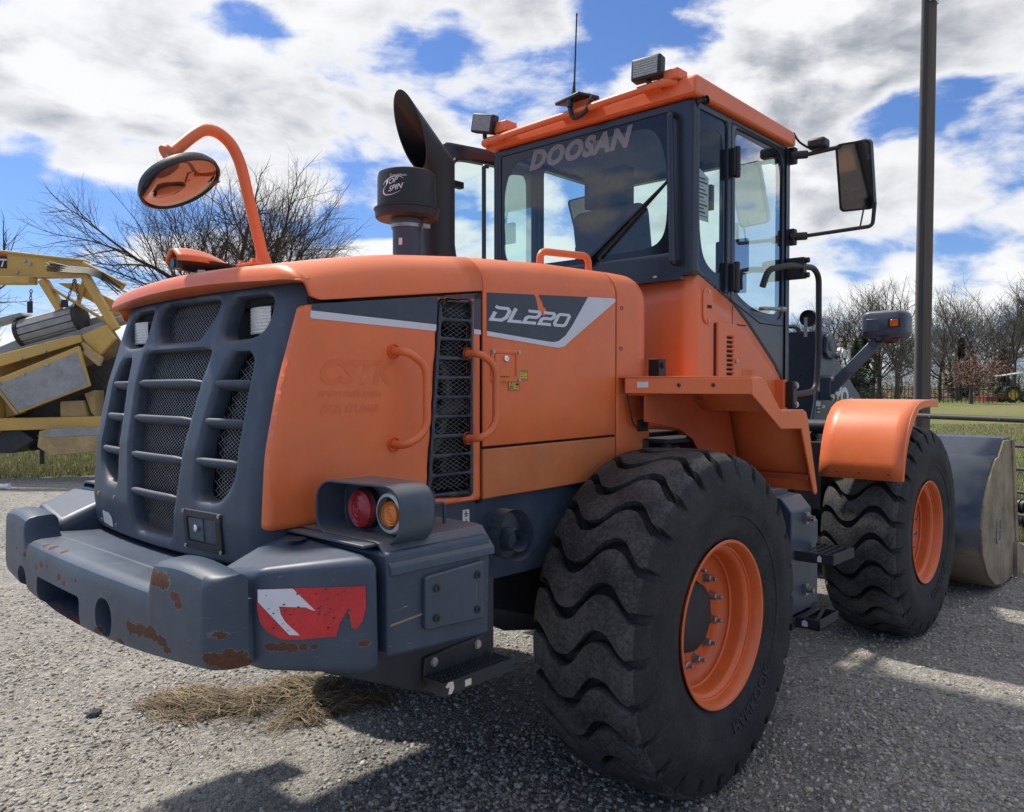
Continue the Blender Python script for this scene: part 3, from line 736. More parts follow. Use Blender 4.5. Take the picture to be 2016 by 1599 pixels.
mc = Vector((-1.812, 0, 2.548)) + mn * .118 - .018 * rtv; zq = mn.to_track_quat('Z', 'Y').to_matrix().to_4x4(); zq.translation = mc
b = B(); b.lathe([(-.03, .02), (-.028, .10), (-.020, .133), (0, .145), (.016, .145), (.019, .139), (.012, .135)], (0, 0, 0), 'z', 48).xf(zq); mir = b.build('round_mirror', 'black', L, smooth=40)
b = B(); b.lathe([(.012, .136), (.020, .12), (.028, .08), (.032, .04), (.033, .0005)], (0, 0, 0), 'z', 48).xf(zq); b.build('mirror_glass', 'mirror', mir, smooth=60)
b = B(); pts = [(.082, .06), (.092, .07), (.088, .085), (.099, .088), (.104, .10), (.110, .088), (.122, .086), (.115, .072), (.120, .06), (.108, .062), (.104, .04), (.098, .058)]
b.add([(p[0], p[1], .0285 if p[0] < .11 else .0255) for p in pts], [tuple(range(len(pts)))]); b.xf(zq); b.build('mirror_blemish', 'ink', mir, smooth=0)
b = B(); b.tube([e, mc - mn * .03], .012, 10); b.build('mirror_stem', 'zinc', mir)
# ---- reversing camera in its orange hood ----------------------------
cc = Vector((-1.645, .10, 2.150)); b = B()
rows = []
for i in range(13):
    t_ = i / 12; x = -.115 + .235 * t_; w = .056 * math.sin(math.pi * (.18 + .80 * t_) ** .8) + .008; hh = .043 * math.sin(math.pi * (.30 + .69 * t_)) + .006
    rows.append([(cc.x + x, cc.y + w * math.cos(a), cc.z + .035 + hh * max(-.05, math.sin(a)) * (1 + .12 * math.cos(4 * a))) for a in np.linspace(0, math.pi, 15)])
bc = B().grid(rows).build('rear_camera', 'orange', L, solid=.006, smooth=60)
b = B(); rows = [[(cc.x + x, cc.y + w * math.cos(a), cc.z + .043 - dz * math.sin(a)) for a in np.linspace(0, math.pi, 11)] for x, w, dz in ((-.10, .040, .034), (-.05, .055, .042), (.02, .060, .034), (.08, .050, .02), (.13, .02, .006))]
b.grid(rows); b.box((cc.x - .108, cc.y - .036, cc.z + .008), (cc.x - .09, cc.y + .036, cc.z + .046)); b.build('camera_body', 'black', bc)
b = B(); b.lathe([(0, .017), (-.003, .017), (-.003, .001)], (cc.x - .109, cc.y, cc.z + .028), 'x', 20); b.build('camera_lens', 'blackgloss', bc)
b = B(); b.box((cc.x - .03, cc.y - .03, cc.z - .02), (cc.x - .0, cc.y + .03, cc.z + .02)); b.box((cc.x + .06, cc.y - .03, cc.z - .02), (cc.x + .09, cc.y + .03, cc.z + .02)); b.build('camera_bracket', 'steel', bc)
# ---- pre-cleaner and exhaust -----------------------------------------
pc = (-.81, -.10)
b = B(); b.lathe([(2.452, .03), (2.452, .128), (2.460, .136), (2.49, .1385), (2.492, .143), (2.498, .143), (2.502, .128), (2.63, .1265), (2.650, .122), (2.656, .11), (2.657, .0005)], (*pc, 0), 'z', 48)
bowl = b.build('pre_cleaner', 'black', L, smooth=40)
b = B(); b.lathe([(2.21, .062), (2.40, .062), (2.44, .07), (2.46, .07)], (*pc, 0), 'z', 32); b.build('intake_pipe', 'slate', bowl)
b = B(); b.lathe([(2.415, .066), (2.415, .070), (2.43, .070), (2.43, .066)], (*pc, 0), 'z', 32); b.box((pc[0] + .02, pc[1] - .085, 2.414), (pc[0] + .06, pc[1] - .066, 2.43)); b.build('clamp_band', 'steel', bowl)
def wrap(u, z, r=.1285):     # u metres along the bowl, 0 = facing rear right
    a = math.radians(222.6 - 4) + u / r
    return (pc[0] + r * math.cos(a), pc[1] + r * math.sin(a), z)
b = B()
def arcband(cx_, cz_, rx, rz, a0, a1, w, rot):
    pts = []
    for i in range(25):
        t_ = i / 24; a = math.radians(a0 + (a1 - a0) * t_); x, z = rx * math.cos(a), rz * math.sin(a); ww = w * math.sin(math.pi * min(1, .15 + t_ * .95))
        k = 1 - ww / rx
        pts.append((x, z, k))
    c, s_ = math.cos(rot), math.sin(rot)
    b.grid([[wrap(cx_ + x * c - z * s_, cz_ + x * s_ + z * c), wrap(cx_ + x * k * c - z * k * s_, cz_ + x * k * s_ + z * k * c)] for x, z, k in pts])
arcband(-.038, 2.585, .052, .026, 160, -15, .008, .25); arcband(-.040, 2.562, .052, .026, 120, 345, .008, .25)
b.build('brand_swirl', 'white', bowl, smooth=0, recalc=False)
def walk(o, f):
    for v in o.data.vertices: v.co = f(v.co)
for s_, x, z, sz, sh in (('Donaldson.', -.05, 2.611, .016, 0), ('TOP', -.078, 2.574, .030, .35), ('SPIN', -.058, 2.548, .030, .35)):
    o = text('brand_lettering', s_, sz, 'white', bowl, Matrix.Identity(4), sh, .0006 if sh else 0, 0, 1.05)
    k = .22 if sh else 0
    walk(o, lambda c: Vector(wrap(x + c.x, z + c.y + c.x * k, .1292)))
b = B(); b.add([wrap(u * .5 - .025, z, .0632) for u, z in ((0, 2.335), (.034, 2.335), (.034, 2.365), (0, 2.365))], [(0, 1, 2, 3)]); b.build('pipe_sticker', 'whitesticker', bowl)
ex = Vector((-.455, .10, 0)); r = .088; b = B(); rows = []
def ring(z, rr): return [(ex.x + rr * math.cos(a), ex.y + rr * math.sin(a), z) for a in np.linspace(0, 2 * math.pi, 40, endpoint=False)]
rows = [ring(2.22, .122), ring(2.30, .108), ring(2.37, .094), ring(2.42, r)]
ax = Vector((-.77, .0, .64)).normalized(); bend = Vector((ex.x, ex.y, 2.79)); nb = (ax + Vector((0, 0, 1))).normalized()
def plane_ring(c, d, n, rr=r):
    out = []
    u = Vector((0, 1, 0)); w = d.cross(u)
    for a in np.linspace(0, 2 * math.pi, 40, endpoint=False):
        if abs(d.z) > .99: o_ = Vector((math.cos(a), math.sin(a), 0)) * rr
        else:
            # match the vertical ring's parametrisation
            o_ = (w * math.cos(a) + u * math.sin(a)) * rr
        p = c + o_; out.append(p + d * ((c - p).dot(n) / d.dot(n)))
    return out
w_ = ax.cross(Vector((0, 1, 0)))
sgn = 1 if w_.x > 0 else -1
rows.append(plane_ring(bend, Vector((0, 0, 1)), nb))
def ring2(c, n, rr=r):
    out = []
    w = ax.cross(Vector((0, 1, 0))) * sgn
    for a in np.linspace(0, 2 * math.pi, 40, endpoint=False):
        p = c + (w * math.cos(a) + Vector((0, 1, 0)) * math.sin(a)) * rr; out.append(p + ax * ((c - p).dot(n) / ax.dot(n)))
    return out
rows.append(ring2(bend, nb))
cn = Vector((.93, .0, .38)).normalized(); top = bend + ax * .215
rows.append(ring2(top, cn)); rows.append(ring2(top, cn, r - .006)); rows.append(ring2(bend + ax * .02, ax, r - .006))
rows.append([tuple(bend) for _ in range(40)])
b.grid(rows, True); b.build('exhaust_stack', 'black', L, smooth=40)
# ---- counterweight: curved rear bumper with horns, blocks either side ---
chips = [(-2.12, -.563, 1.189, .042), (-2.12, -.62, 1.187, .042), (-2.115, -.50, 1.168, .026), (-2.11, -.69, 1.158, .026), (-2.11, -.705, 1.138, .022), (-2.12, -.44, 1.026, .034), (-2.12, -.50, 1.030, .036), (-2.12, -.56, 1.033, .036), (-2.115, -.62, 1.022, .030), (-2.115, -.645, 1.005, .022),
         (-2.085, -.872, 1.080, .026), (-2.06, -.872, 1.015, .040), (-2.10, -.86, 1.02, .034), (-2.03, -.872, .995, .034), (-2.0, -.872, .985, .03), (-2.11, -.80, .97, .035), (-2.12, -.68, .955, .035), (-2.125, .542, 1.098, .018), (-2.125, .517, 1.124, .010), (-2.125, .65, 1.106, .012),
         (-2.125, .335, 1.095, .022), (-2.125, .266, 1.096, .018), (-2.125, .39, 1.073, .018), (-2.125, .146, 1.076, .024), (-2.125, .10, 1.065, .018), (-2.125, -.009, 1.091, .018), (-2.125, .688, .963, .032), (-2.125, .62, .955, .024), (-2.125, .47, .96, .022), (-2.125, .161, .948, .034), (-2.125, .06, .948, .04), (-2.125, .0, .955, .03), (-2.125, .26, .945, .034), (-2.125, -.178, .96, .026), (-2.125, -.354, .965, .022), (-2.10, .38, 1.150, .018), (-2.10, .31, 1.152, .022), (-2.10, .2, 1.152, .014)]
MAT['bumper'] = slate_chipped('chipped_bumper_paint', chips)
blkchips = [(-1.93, -.915, 1.216, .014), (-1.915, -.93, 1.213, .010), (-1.955, -.90, 1.030, .018), (-1.935, -.92, 1.029, .020), (-1.915, -.945, 1.029, .020), (-1.895, -.965, 1.030, .016), (-1.875, -.985, 1.031, .013), (-1.785, -1.085, 1.038, .015), (-1.752, -1.12, 1.035, .016), (-1.75, -1.12, 1.07, .007)]
MAT['block'] = slate_chipped('scratched_block_paint', blkchips)
cw = L
def rearx(y):
    a = abs(y); x = -2.138 + .026 * (a / .8) ** 2
    if a > .822: x += .05 * (1 - math.sqrt(max(0, 1 - ((a - .822) / .05) ** 2)))
    return x
def hornz(y):
    a = abs(y); t_ = min(1, max(0, (a - .525) / .035)); t_ = t_ * t_ * (3 - 2 * t_)
    return 1.155 + (.076 + .014 * math.sin(math.pi * min(1, max(0, (a - .52) / .34)))) * t_
ys = sorted(set(np.round(np.concatenate([np.linspace(-.872, .872, 60), np.linspace(.51, .575, 12), -np.linspace(.51, .575, 12), np.linspace(.82, .872, 10), -np.linspace(.82, .872, 10)]), 4)))
rows = []
for y in ys:
    xr = rearx(y); zt = hornz(y); zb = .935 + .05 * min(1, abs(y) / .87) ** 2; en = 0; sh = 1 - .10 * en * en
    H = zt - zb; front = -1.999 if zt > 1.2 else None
    ex_ = min(.05, max(.02, (-2.0 - xr) * .4)); sec = [(-1.72 if xr < -2.095 else -2.0, zb + .02 if xr < -2.095 else zb), (xr + ex_, zb), (xr + ex_ * .55, zb + .003), (xr + ex_ * .2, zb + .012), (xr + .003, zb + .028), (xr, zb + .05), (xr, zb + .10), (xr + .002, zt - .06), (xr + .004, zt - .034), (xr + ex_ * .2, zt - .016), (xr + ex_ * .5, zt - .005), (xr + ex_, zt)]
    k = (zt - 1.155) / .1
    xf_ = max(xr + ex_ + .004, -2.004)
    sec += [(max(xr + ex_ + .002, xf_ - .02), zt + .002 * k), (max(xr + ex_ + .003, xf_ - .006), zt - .008 * k), (xf_ + .0, zt - .02 * k), (xf_ + .003, 1.157 if xr < -2.095 else zb + .03)] + ([(-1.90, 1.152), (-1.72, 1.150)] if xr < -2.095 else [(-2.0, zb + .02), (-2.0, zb + .01)])
    rows.append([(x, y, z) for x, z in sec])
b = B(); b.grid(rows, True); n = len(rows[0]); b.f += [tuple(range(n - 1, -1, -1)), tuple((len(rows) - 1) * n + i for i in range(n))]; b.m += [0, 0]
bump = b.build('bumper', 'bumper', cw, smooth=38)
def capsule(y0, y1, z0, z1, r, x0=-2.3, x1=-1.98, n=8):
    pts = []
    for cy_, cz_, a0 in ((y1 - r, z1 - r, 0), (y0 + r, z1 - r, 90), (y0 + r, z0 + r, 180), (y1 - r, z0 + r, 270)):
        for i in range(n + 1): a = math.radians(a0 + 90 * i / n); pts.append((cy_ + r * math.cos(a), cz_ + r * math.sin(a)))
    return B().prism(pts, 'x', x0, x1)
cut(bump, [capsule(.522, .640, .940, 1.050, .052), capsule(-.045, .385, .950, 1.045, .02, -2.3, -1.90), capsule(-.300, -.178, .958, 1.075, .054)])
b = B(); b.tube([(-2.02, -.30, 1.02), (-2.02, -.27, 1.02)], .028, 14); b.build('hole_plug', 'steel', bump)
b = B(); b.box((-1.99, -.4, .94), (-1.97, .7, 1.1)); b.build('hole_backing', 'void', cw)
def block(name):
    low = [(-1.990, -.625), (-1.982, -.882), (-1.752, -1.118), (-1.740, -.625)]
    zt = [1.182, 1.246, 1.272, 1.292]
    b = B(); n = len(low)
    A = [(x, y, .945 + (.02 if i in (1,) else 0)) for i, (x, y) in enumerate(low)]; C_ = [(x, y, z) for (x, y), z in zip(low, zt)]
    b.hull2(A, C_); return b.build(name, 'block', cw, bevel=.034, seg=5, smooth=60)
blk = block('side_block')
b = B(); b.lathe([(.0005, .020), (.002, .024), (.002, .030), (0, .031)], (-1.80, -.78, 1.281), 'z', 24); b.lathe([(.001, .02), (.0012, .0005)], (-1.80, -.78, 1.281), 'z', 20); b.build('lifting_hole', 'dark', blk)
# torn red and white hazard sticker on the chamfer
e1 = Vector((-1.750 + 1.982, -1.120 + .882, 0)).normalized(); nrm = Vector((e1.y, -e1.x, 0)); nrm = nrm if nrm.x < 0 else -nrm
P0 = Vector((-1.982, -.882, 0)) + nrm * .0022 - e1 * .038
def cp(s_, z, k=0): return P0 + e1 * s_ + upv * z + nrm * k
def cdec(name, poly, mat, par, k=0):
    b = B(); b.add([cp(s_, z, k) for s_, z in poly], [tuple(range(len(poly)))]); return b.build(name, mat, par, smooth=0)
MAT['red'] = paint('red_sticker', (.52, .022, .028), .38, .16, 14, .2, 260, dust=.32, dustcol=(.16, .04, .04), scratch=.6)
rs = cdec('hazard_sticker', [(.038, 1.186), (.325, 1.192), (.326, 1.135), (.316, 1.098), (.300, 1.076), (.287, 1.082), (.283, 1.108), (.278, 1.122), (.285, 1.128), (.279, 1.134), (.266, 1.112), (.256, 1.094), (.246, 1.058), (.15, 1.050), (.10, 1.052), (.062, 1.072), (.044, 1.10), (.038, 1.135)], 'red', blk)
cdec('white_flash', [(.040, 1.185), (.132, 1.187), (.192, 1.127), (.178, 1.131), (.165, 1.137), (.150, 1.137), (.122, 1.138), (.095, 1.140), (.100, 1.118), (.112, 1.098), (.128, 1.082), (.142, 1.070), (.150, 1.062), (.122, 1.063), (.040, 1.152)], 'white', blk, .0006)
b = B()
for k in range(46):
    s_, z = random.uniform(.05, .31), random.uniform(1.075, 1.185); q = random.uniform(.001, .0035)
    b.add([cp(s_ - q, z, .0011), cp(s_, z - q * .6, .0011), cp(s_ + q * 1.5, z + q * .2, .0011), cp(s_, z + q, .0011)], [(0, 1, 2, 3)])
b.build('sticker_scuffs', 'dark', blk, smooth=0)
flip_copy(bump) if False else None
b2 = B(); b2.v = [(x, -y, z) for x, y, z in []]
lb = blk.copy(); COL.objects.link(lb); lb.parent = cw; lb.scale = (1, -1, 1)
# side weights with a folded lid and bolted plate
sw = B(); sw.prism([(-1.730, .992), (-1.34, .968), (-1.335, 1.275), (-1.730, 1.275)], 'y', -1.118, -.60); sw = sw.build('side_weight', 'block', cw, bevel=.012, seg=3, smooth=50)
b = B(); pr_ = [(-.58, 1.300), (-1.05, 1.300), (-1.075, 1.297), (-1.128, 1.236), (-1.130, 1.215), (-1.123, 1.213), (-1.120, 1.234), (-1.068, 1.288), (-.58, 1.290)]
b.prism(pr_, 'x', -1.728, -1.328); lid = b.build('side_weight_lid', 'slate', sw, bevel=.003, smooth=50)
b = B(); q = capsule(0, 1, 0, 1, .1); b.prism([(x, z) for x, z in [(-1.603, 1.042), (-1.385, 1.030), (-1.375, 1.036), (-1.374, 1.195), (-1.382, 1.203), (-1.60, 1.193), (-1.612, 1.186), (-1.612, 1.05)]], 'y', -1.134, -1.116); plate = b.build('cover_plate', 'slate', sw, bevel=.004)
b = B()
for x, z in ((-1.572, 1.155), (-1.41, 1.165), (-1.572, 1.070), (-1.41, 1.062)): b.lathe([(0, .011), (-.006, .011), (-.006, .006), (-.002, .005), (-.002, .0005)], (x, -1.134, z), 'y', 16)
b.build('plate_bolts', 'dark', plate)
b = B(); b.add([(-1.725, -1.1192, 1.076), (-1.61, -1.1192, 1.085), (-1.61, -1.1192, 1.091), (-1.725, -1.1192, 1.082)], [(0, 1, 2, 3)]); b.build('scrape', flat('tan_scrape', (.26, .20, .12), .7), sw, smooth=0)
b = B(); b.tube(fillet([(-1.60, -.98, 1.292), (-1.60, -.98, 1.365), (-1.40, -.98, 1.365), (-1.40, -.98, 1.292)], .015, 4), .006, 8); b.build('hand_loop', 'slate', sw)
for o in (sw,): flip_copy(o)
b = B(); b.box((-1.80, -.62, 1.00), (-1.2, .62, 1.19)); b.build('rear_deck', 'slate', cw)
# service step and its hanging plate
b = B(); b.prism([(-1.818, .985), (-1.818, .934), (-1.45, .774), (-1.152, .818), (-1.152, 1.085), (-1.2, 1.10)], 'y', -.955, -.925); hang = b.build('hanger_plate', 'dark', cw, bevel=.004)
flip_copy(hang)
b = B(); b.prism([(-1.475, .815), (-1.47, .893), (-1.215, .905), (-1.205, .815)], 'y', -.968, -.957); stp = b.build('service_step', 'dark', cw, bevel=.004)
b = B(); b.bolt((-1.435, -.968, .872), (0, -1, 0), .012, .009); b.bolt((-1.245, -.968, .882), (0, -1, 0), .012, .009); b.build('step_bolts', 'zinc', stp)
b = B(); b.box((-1.475, -1.055, .796), (-1.165, -1.048, .836)); b.box((-1.475, -1.048, .796), (-1.468, -.968, .836)); b.box((-1.172, -1.048, .796), (-1.165, -.968, .836))
for y in (-1.035, -1.010, -.985): 
    b.prism([(-1.468, .81)] + [(-1.468 + i * .296 / 34, .834 + (.009 if i % 2 else 0)) for i in range(35)] + [(-1.172, .81)], 'y', y, y + .005)
for x in (-1.38, -1.27): b.box((x, -1.048, .80), (x + .006, -.968, .83))
b.build('tread_bars', 'dark', stp)
b = B(); b.add([(-1.455, -1.0562, .798), (-1.440, -1.0562, .797), (-1.430, -1.0562, .812), (-1.434, -1.0562, .833), (-1.455, -1.0562, .835), (-1.466, -1.0562, .824), (-1.458, -1.0562, .818), (-1.450, -1.0562, .82)], [tuple(range(8))])
b.add([(-1.385, -1.0562, .803), (-1.358, -1.0562, .803), (-1.358, -1.0562, .823), (-1.385, -1.0562, .823)], [(0, 1, 2, 3)]); b.build('torn_sticker', flat('cream_sticker', (.62, .58, .44), .6), stp, smooth=0)
# tail lamp pods
def rrect(cy_, cz_, hy, hz, r, n=7):
    out = []
    for sy, sz, a0 in ((1, 1, 0), (-1, 1, 90), (-1, -1, 180), (1, -1, 270)):
        for i in range(n + 1): a = math.radians(a0 + 90 * i / n); out.append((cy_ + sy * (hy - r) + r * math.cos(a), cz_ + sz * (hz - r) + r * math.sin(a)))
    return out
def lamp_pod():
    o = [rrect(-.950, 1.367, .170, .084, .062), rrect(-.950, 1.367, .163, .077, .056), rrect(-.945, 1.365, .14, .06, .05)]
    def row(p, x): return [(x, y, z) for y, z in p]
    def skew(p, x): return [(x + (-.95 - y) * .13, y, z) for y, z in p]
    rows = [row(o[2], -1.535), row(rrect(-.947, 1.366, .155, .076, .06), -1.545), row(o[0], -1.568), skew(o[0], -1.712), skew(o[1], -1.712), row(o[1], -1.632)]
    b = B(); b.grid(rows, True); n = len(o[0]); b.f += [tuple(range(n)), tuple(5 * n + i for i in range(n - 1, -1, -1))]; b.m += [0, 0]
    pod = b.build('tail_lamp_pod', 'slate', L, bevel=.002, smooth=45)
    for y, mt, nm in ((-.908, 'red_lens', 'stop_lamp'), (-1.040, 'amber_lens', 'turn_signal')):
        b = B(); b.lathe([(0, .061), (-.022, .061), (-.026, .057)], (-1.632, y, 1.368), 'x', 32); k = b.build(nm, 'black' if mt == 'red_lens' else 'clear_lens', pod)
        b = B(); pr = [(-.024, .057), (-.034, .053)]
        if mt == 'amber_lens':
            b.lathe([(-.024, .0605), (-.034, .056), (-.038, .047)], (-1.632, y, 1.368), 'x', 60); b.build('lens_rim', 'clear_lens', k, smooth=0); b = B(); pr = [(-.038, .036), (-.046, .034)]
        for i in range(6): rr = pr[-1][1] * (1 - i / 6); pr += [(-.036 - .010 * math.cos((1 - i / 6) * 1.4), rr), (-.034 - .010 * math.cos((1 - i / 6) * 1.4), rr - .003)]
        pr.append((-.047, .0005)); b.lathe(pr, (-1.632, y - (.015 if mt == 'amber_lens' else 0), 1.368), 'x', 40); b.build('lens', mt, k, smooth=30)
        b = B()
        for a in (200, 20): b.bolt((-1.662, y + .05 * math.cos(R(a)), 1.368 + .05 * math.sin(R(a))), (-1, 0, 0), .004, .004)
        b.build('lens_screws', 'zinc', k)
    return pod
pod = lamp_pod()
b = B(); b.box((-1.77, -1.06, 1.286), (-1.36, -.62, 1.294)); b.build('pod_shelf', 'slate', L, bevel=.002)

# ---- rear frame, axles -----------------------------------------------------
b = B()
for s in (-1, 1): b.prism([(-1.7, .99), (-.75, .975), (.12, .975), (.12, 1.30), (-1.75, 1.30)], 'y', s * .665, s * .63)
b.prism([(.0, .90), (1.30, .70), (1.30, 1.15), (.6, 1.3), (0, 1.30)], 'y', -.53, .53); fr = b.build('rear_frame', 'slate', L, bevel=.004)
b = B(); b.prism([(-1.65, 1.0), (-.7, .80), (-.35, .68), (.35, .66), (.6, .80), (1.2, .62), (1.2, 1.1), (.6, 1.25), (-1.6, 1.28)], 'y', -.45, .45); b.build('belly_housing', 'dark', L, bevel=.02)
b = B()
for x in (0, 2.93):
    b.tube([(x, -.72, .72), (x, -.30, .72), (x, -.22, .72), (x, 0, .72), (x, .22, .72), (x, .30, .72), (x, .72, .72)], [.13, .12, .22, .27, .22, .12, .13], 20)
b.build('axle', 'dark', L, smooth=50)
eye = psd([(-.075, 1.16), (-.055, 1.09), (.02, 1.062), (.085, 1.10), (.095, 1.19), (.045, 1.265), (-.03, 1.27)], .03)
eb = sheet(lambda u, v: np.minimum(-eye(u, v), np.hypot(u - .02, v - 1.15) - .043), (-.09, .11), (1.05, 1.285), .009, lambda u, v, h: (-.885 + u * .72, -.735 + u * -.5 + h * .7, v), roll=.008, depth=.09)
eb.build('tie_down_eye', 'slate', L, smooth=45)
b = B(); b.add([(-1.02, -.6665, 1.205), (-.985, -.6665, 1.205), (-.985, -.6665, 1.265), (-1.02, -.6665, 1.265)], [(0, 1, 2, 3)]); st = b.build('safety_sticker', 'whitesticker', L, smooth=0)
b = B()
for z0, z1 in ((1.239, 1.261), (1.209, 1.231)):
    ribbon(b, [(-1.003, z0), (-1.003, z1)], .004, lambda p: (p.x, -.6675, p.y), 0); ribbon(b, [(-1.012, (z0 + z1) / 2), (-.993, (z0 + z1) / 2)], .004, lambda p: (p.x, -.6675, p.y), 0); ribbon(b, [(-1.012, z0), (-.993, z0 + .004)], .003, lambda p: (p.x, -.6675, p.y), 0)
b.build('sticker_print', 'ink', st, smooth=0)

# ---- wheels -----------------------------------------------------------------
NL = 26; pitch = 2 * math.pi / NL
prof = [(0, .732), (.04, .732), (.08, .731), (.12, .729), (.16, .726), (.195, .721), (.222, .712), (.243, .696), (.255, .678), (.263, .655), (.269, .628), (.273, .602)]
def wave(y):
    q = y / .25
    return .058 * (math.sin(2 * math.pi * (q * .80 + .06)) + .05 * math.sin(6 * math.pi * (q * .80 + .06))) * (1 if abs(q) < .9 else .8) + .018 * q
half = [p for p in prof]; ysamp = []
for (y0, r0), (y1, r1) in zip(half, half[1:]):
    for i in range(3): ysamp.append((y0 + (y1 - y0) * i / 3, r0 + (r1 - r0) * i / 3))
ysamp.append(half[-1]); ysamp = [(y * .955, r) for y, r in ysamp]; full = [(-y, r) for y, r in reversed(ysamp)] + ysamp[1:]
fr_ = [0, .022, .22, .238, .252, .48, .70, .90, .988]     # groove wall, floor, wall, land
hh_ = [-.025, -.050, -.050, -.026, -.001, 0, .001, 0, -.001]
rows = []; kinds = []
for k in range(NL):
    for f_, h_ in zip(fr_, hh_):
        row = []
        for y, r in full:
            a = (k + f_) * pitch + wave(y) / .74
            ed = min(1, max(0, (r - .602) / .085)); dep = h_ * ed
            rr = r + dep; row.append((rr * math.cos(a), y, rr * math.sin(a)))
        rows.append(row)
rows.append(rows[0])
b = B(); nc = len(full); b.grid(rows); b.m = []
for i in range(len(rows) - 1):
    land = 3 <= i % 9 <= 8
    for j in range(nc - 1): b.m.append(0 if land and abs(full[j][0]) < .237 else 1)  # dusty lands; grooves in darker rubber, partly their shade put into colour
sw_ = [(.2607, .602), (.266, .57), (.267, .54), (.264, .50), (.2625, .497), (.258, .46), (.254, .458), (.248, .43), (.246, .41), (.238, .385), (.232, .372), (.231, .366), (.226, .360), (.222, .350), (.19, .34)]
for s in (1, -1): b.mi = 1; b.lathe([(s * y, r) for y, r in sw_], (0, 0, 0), 'y', NL * 3)
tyre_me = b.mesh('tyre', ['tread', 'rubber'], 32)
# rim
rim = [(-.226, .348), (-.238, .356), (-.242, .352), (-.240, .343), (-.228, .334), (-.205, .328), (-.196, .326), (-.194, .317), (-.188, .316), (-.186, .309), (-.176, .300), (-.165, .297), (-.150, .296), (-.115, .294), (-.109, .287), (-.101, .293), (-.085, .290), (-.066, .270), (-.060, .24), (-.060, .155)]
b = B(); b.lathe(rim, (0, 0, 0), 'y', 64); rim_me = b.mesh('rim', 'orange_rim', 40)
b = B(); b.lathe([(-.055, .17), (-.060, .160), (-.066, .156), (-.090, .148), (-.10, .13), (-.104, .10), (-.104, .0005)], (0, 0, 0), 'y', 40)
hub_me = b.mesh('hub', 'dark', 40)
b = B(); b.lathe([(-.06, .024), (-.067, .024), (-.067, .019)], (0, 0, 0), 'y', 14); b.lathe([(-.067, .0185), (-.092, .0185), (-.096, .014), (-.096, .009), (-.116, .009), (-.118, .0005)], (0, 0, 0), 'y', 6); nut_me = b.mesh('lug_nut', 'zinc', 30)
inner = B(); inner.lathe([(-.058, .16), (-.05, .27), (.04, .285), (.06, .28), (.10, .30), (.235, .33), (.242, .352), (.236, .356), (.224, .348)], (0, 0, 0), 'y', 48); inner_me = inner.mesh('rim_back', 'orange_rim', 40)
# raised name on the sidewall
cuM = Matrix.Identity(4)
tmp = text('sidewall_lettering', 'HANKOOK', .062, 'rubberletter', None, cuM, 0, .001, .004, 1.25); let_me = tmp.data
def ringtxt(c):
    a = math.radians(-64) + (c.x - .17) / .46; rr = .455 + (c.y - .022); yy = float(np.interp(rr, [.41, .43, .458, .46, .50], [-.244, -.248, -.254, -.258, -.264])) - .0016 - c.z
    return Vector((rr * math.cos(a) * 1.0, yy, rr * math.sin(a)))
for v in let_me.vertices: v.co = ringtxt(v.co)
bpy.data.objects.remove(tmp)
def wheel(x, s, rot):
    w = empty('wheel', (x, s * .965, .722), math.pi if s > 0 else 0); w.parent = L
    w.rotation_euler = (0, 0, math.pi if s > 0 else 0)
    for nm, me in (('tyre', tyre_me), ('rim', rim_me), ('hub', hub_me), ('rim_back', inner_me), ('sidewall_lettering', let_me)):
        o = link(bpy.data.objects.new(nm, me), w); o.rotation_euler = (0, rot if nm != 'sidewall_lettering' else 0, 0)
    for k in range(12):
        a = k * math.pi / 6 + .26; o = link(bpy.data.objects.new('lug_nut', nut_me), w); o.location = (.205 * math.cos(a), 0, .205 * math.sin(a))
    return w
wheel(0, -1, .06); wheel(2.93, -1, .5); wheel(0, 1, .3); wheel(2.93, 1, 1.0)

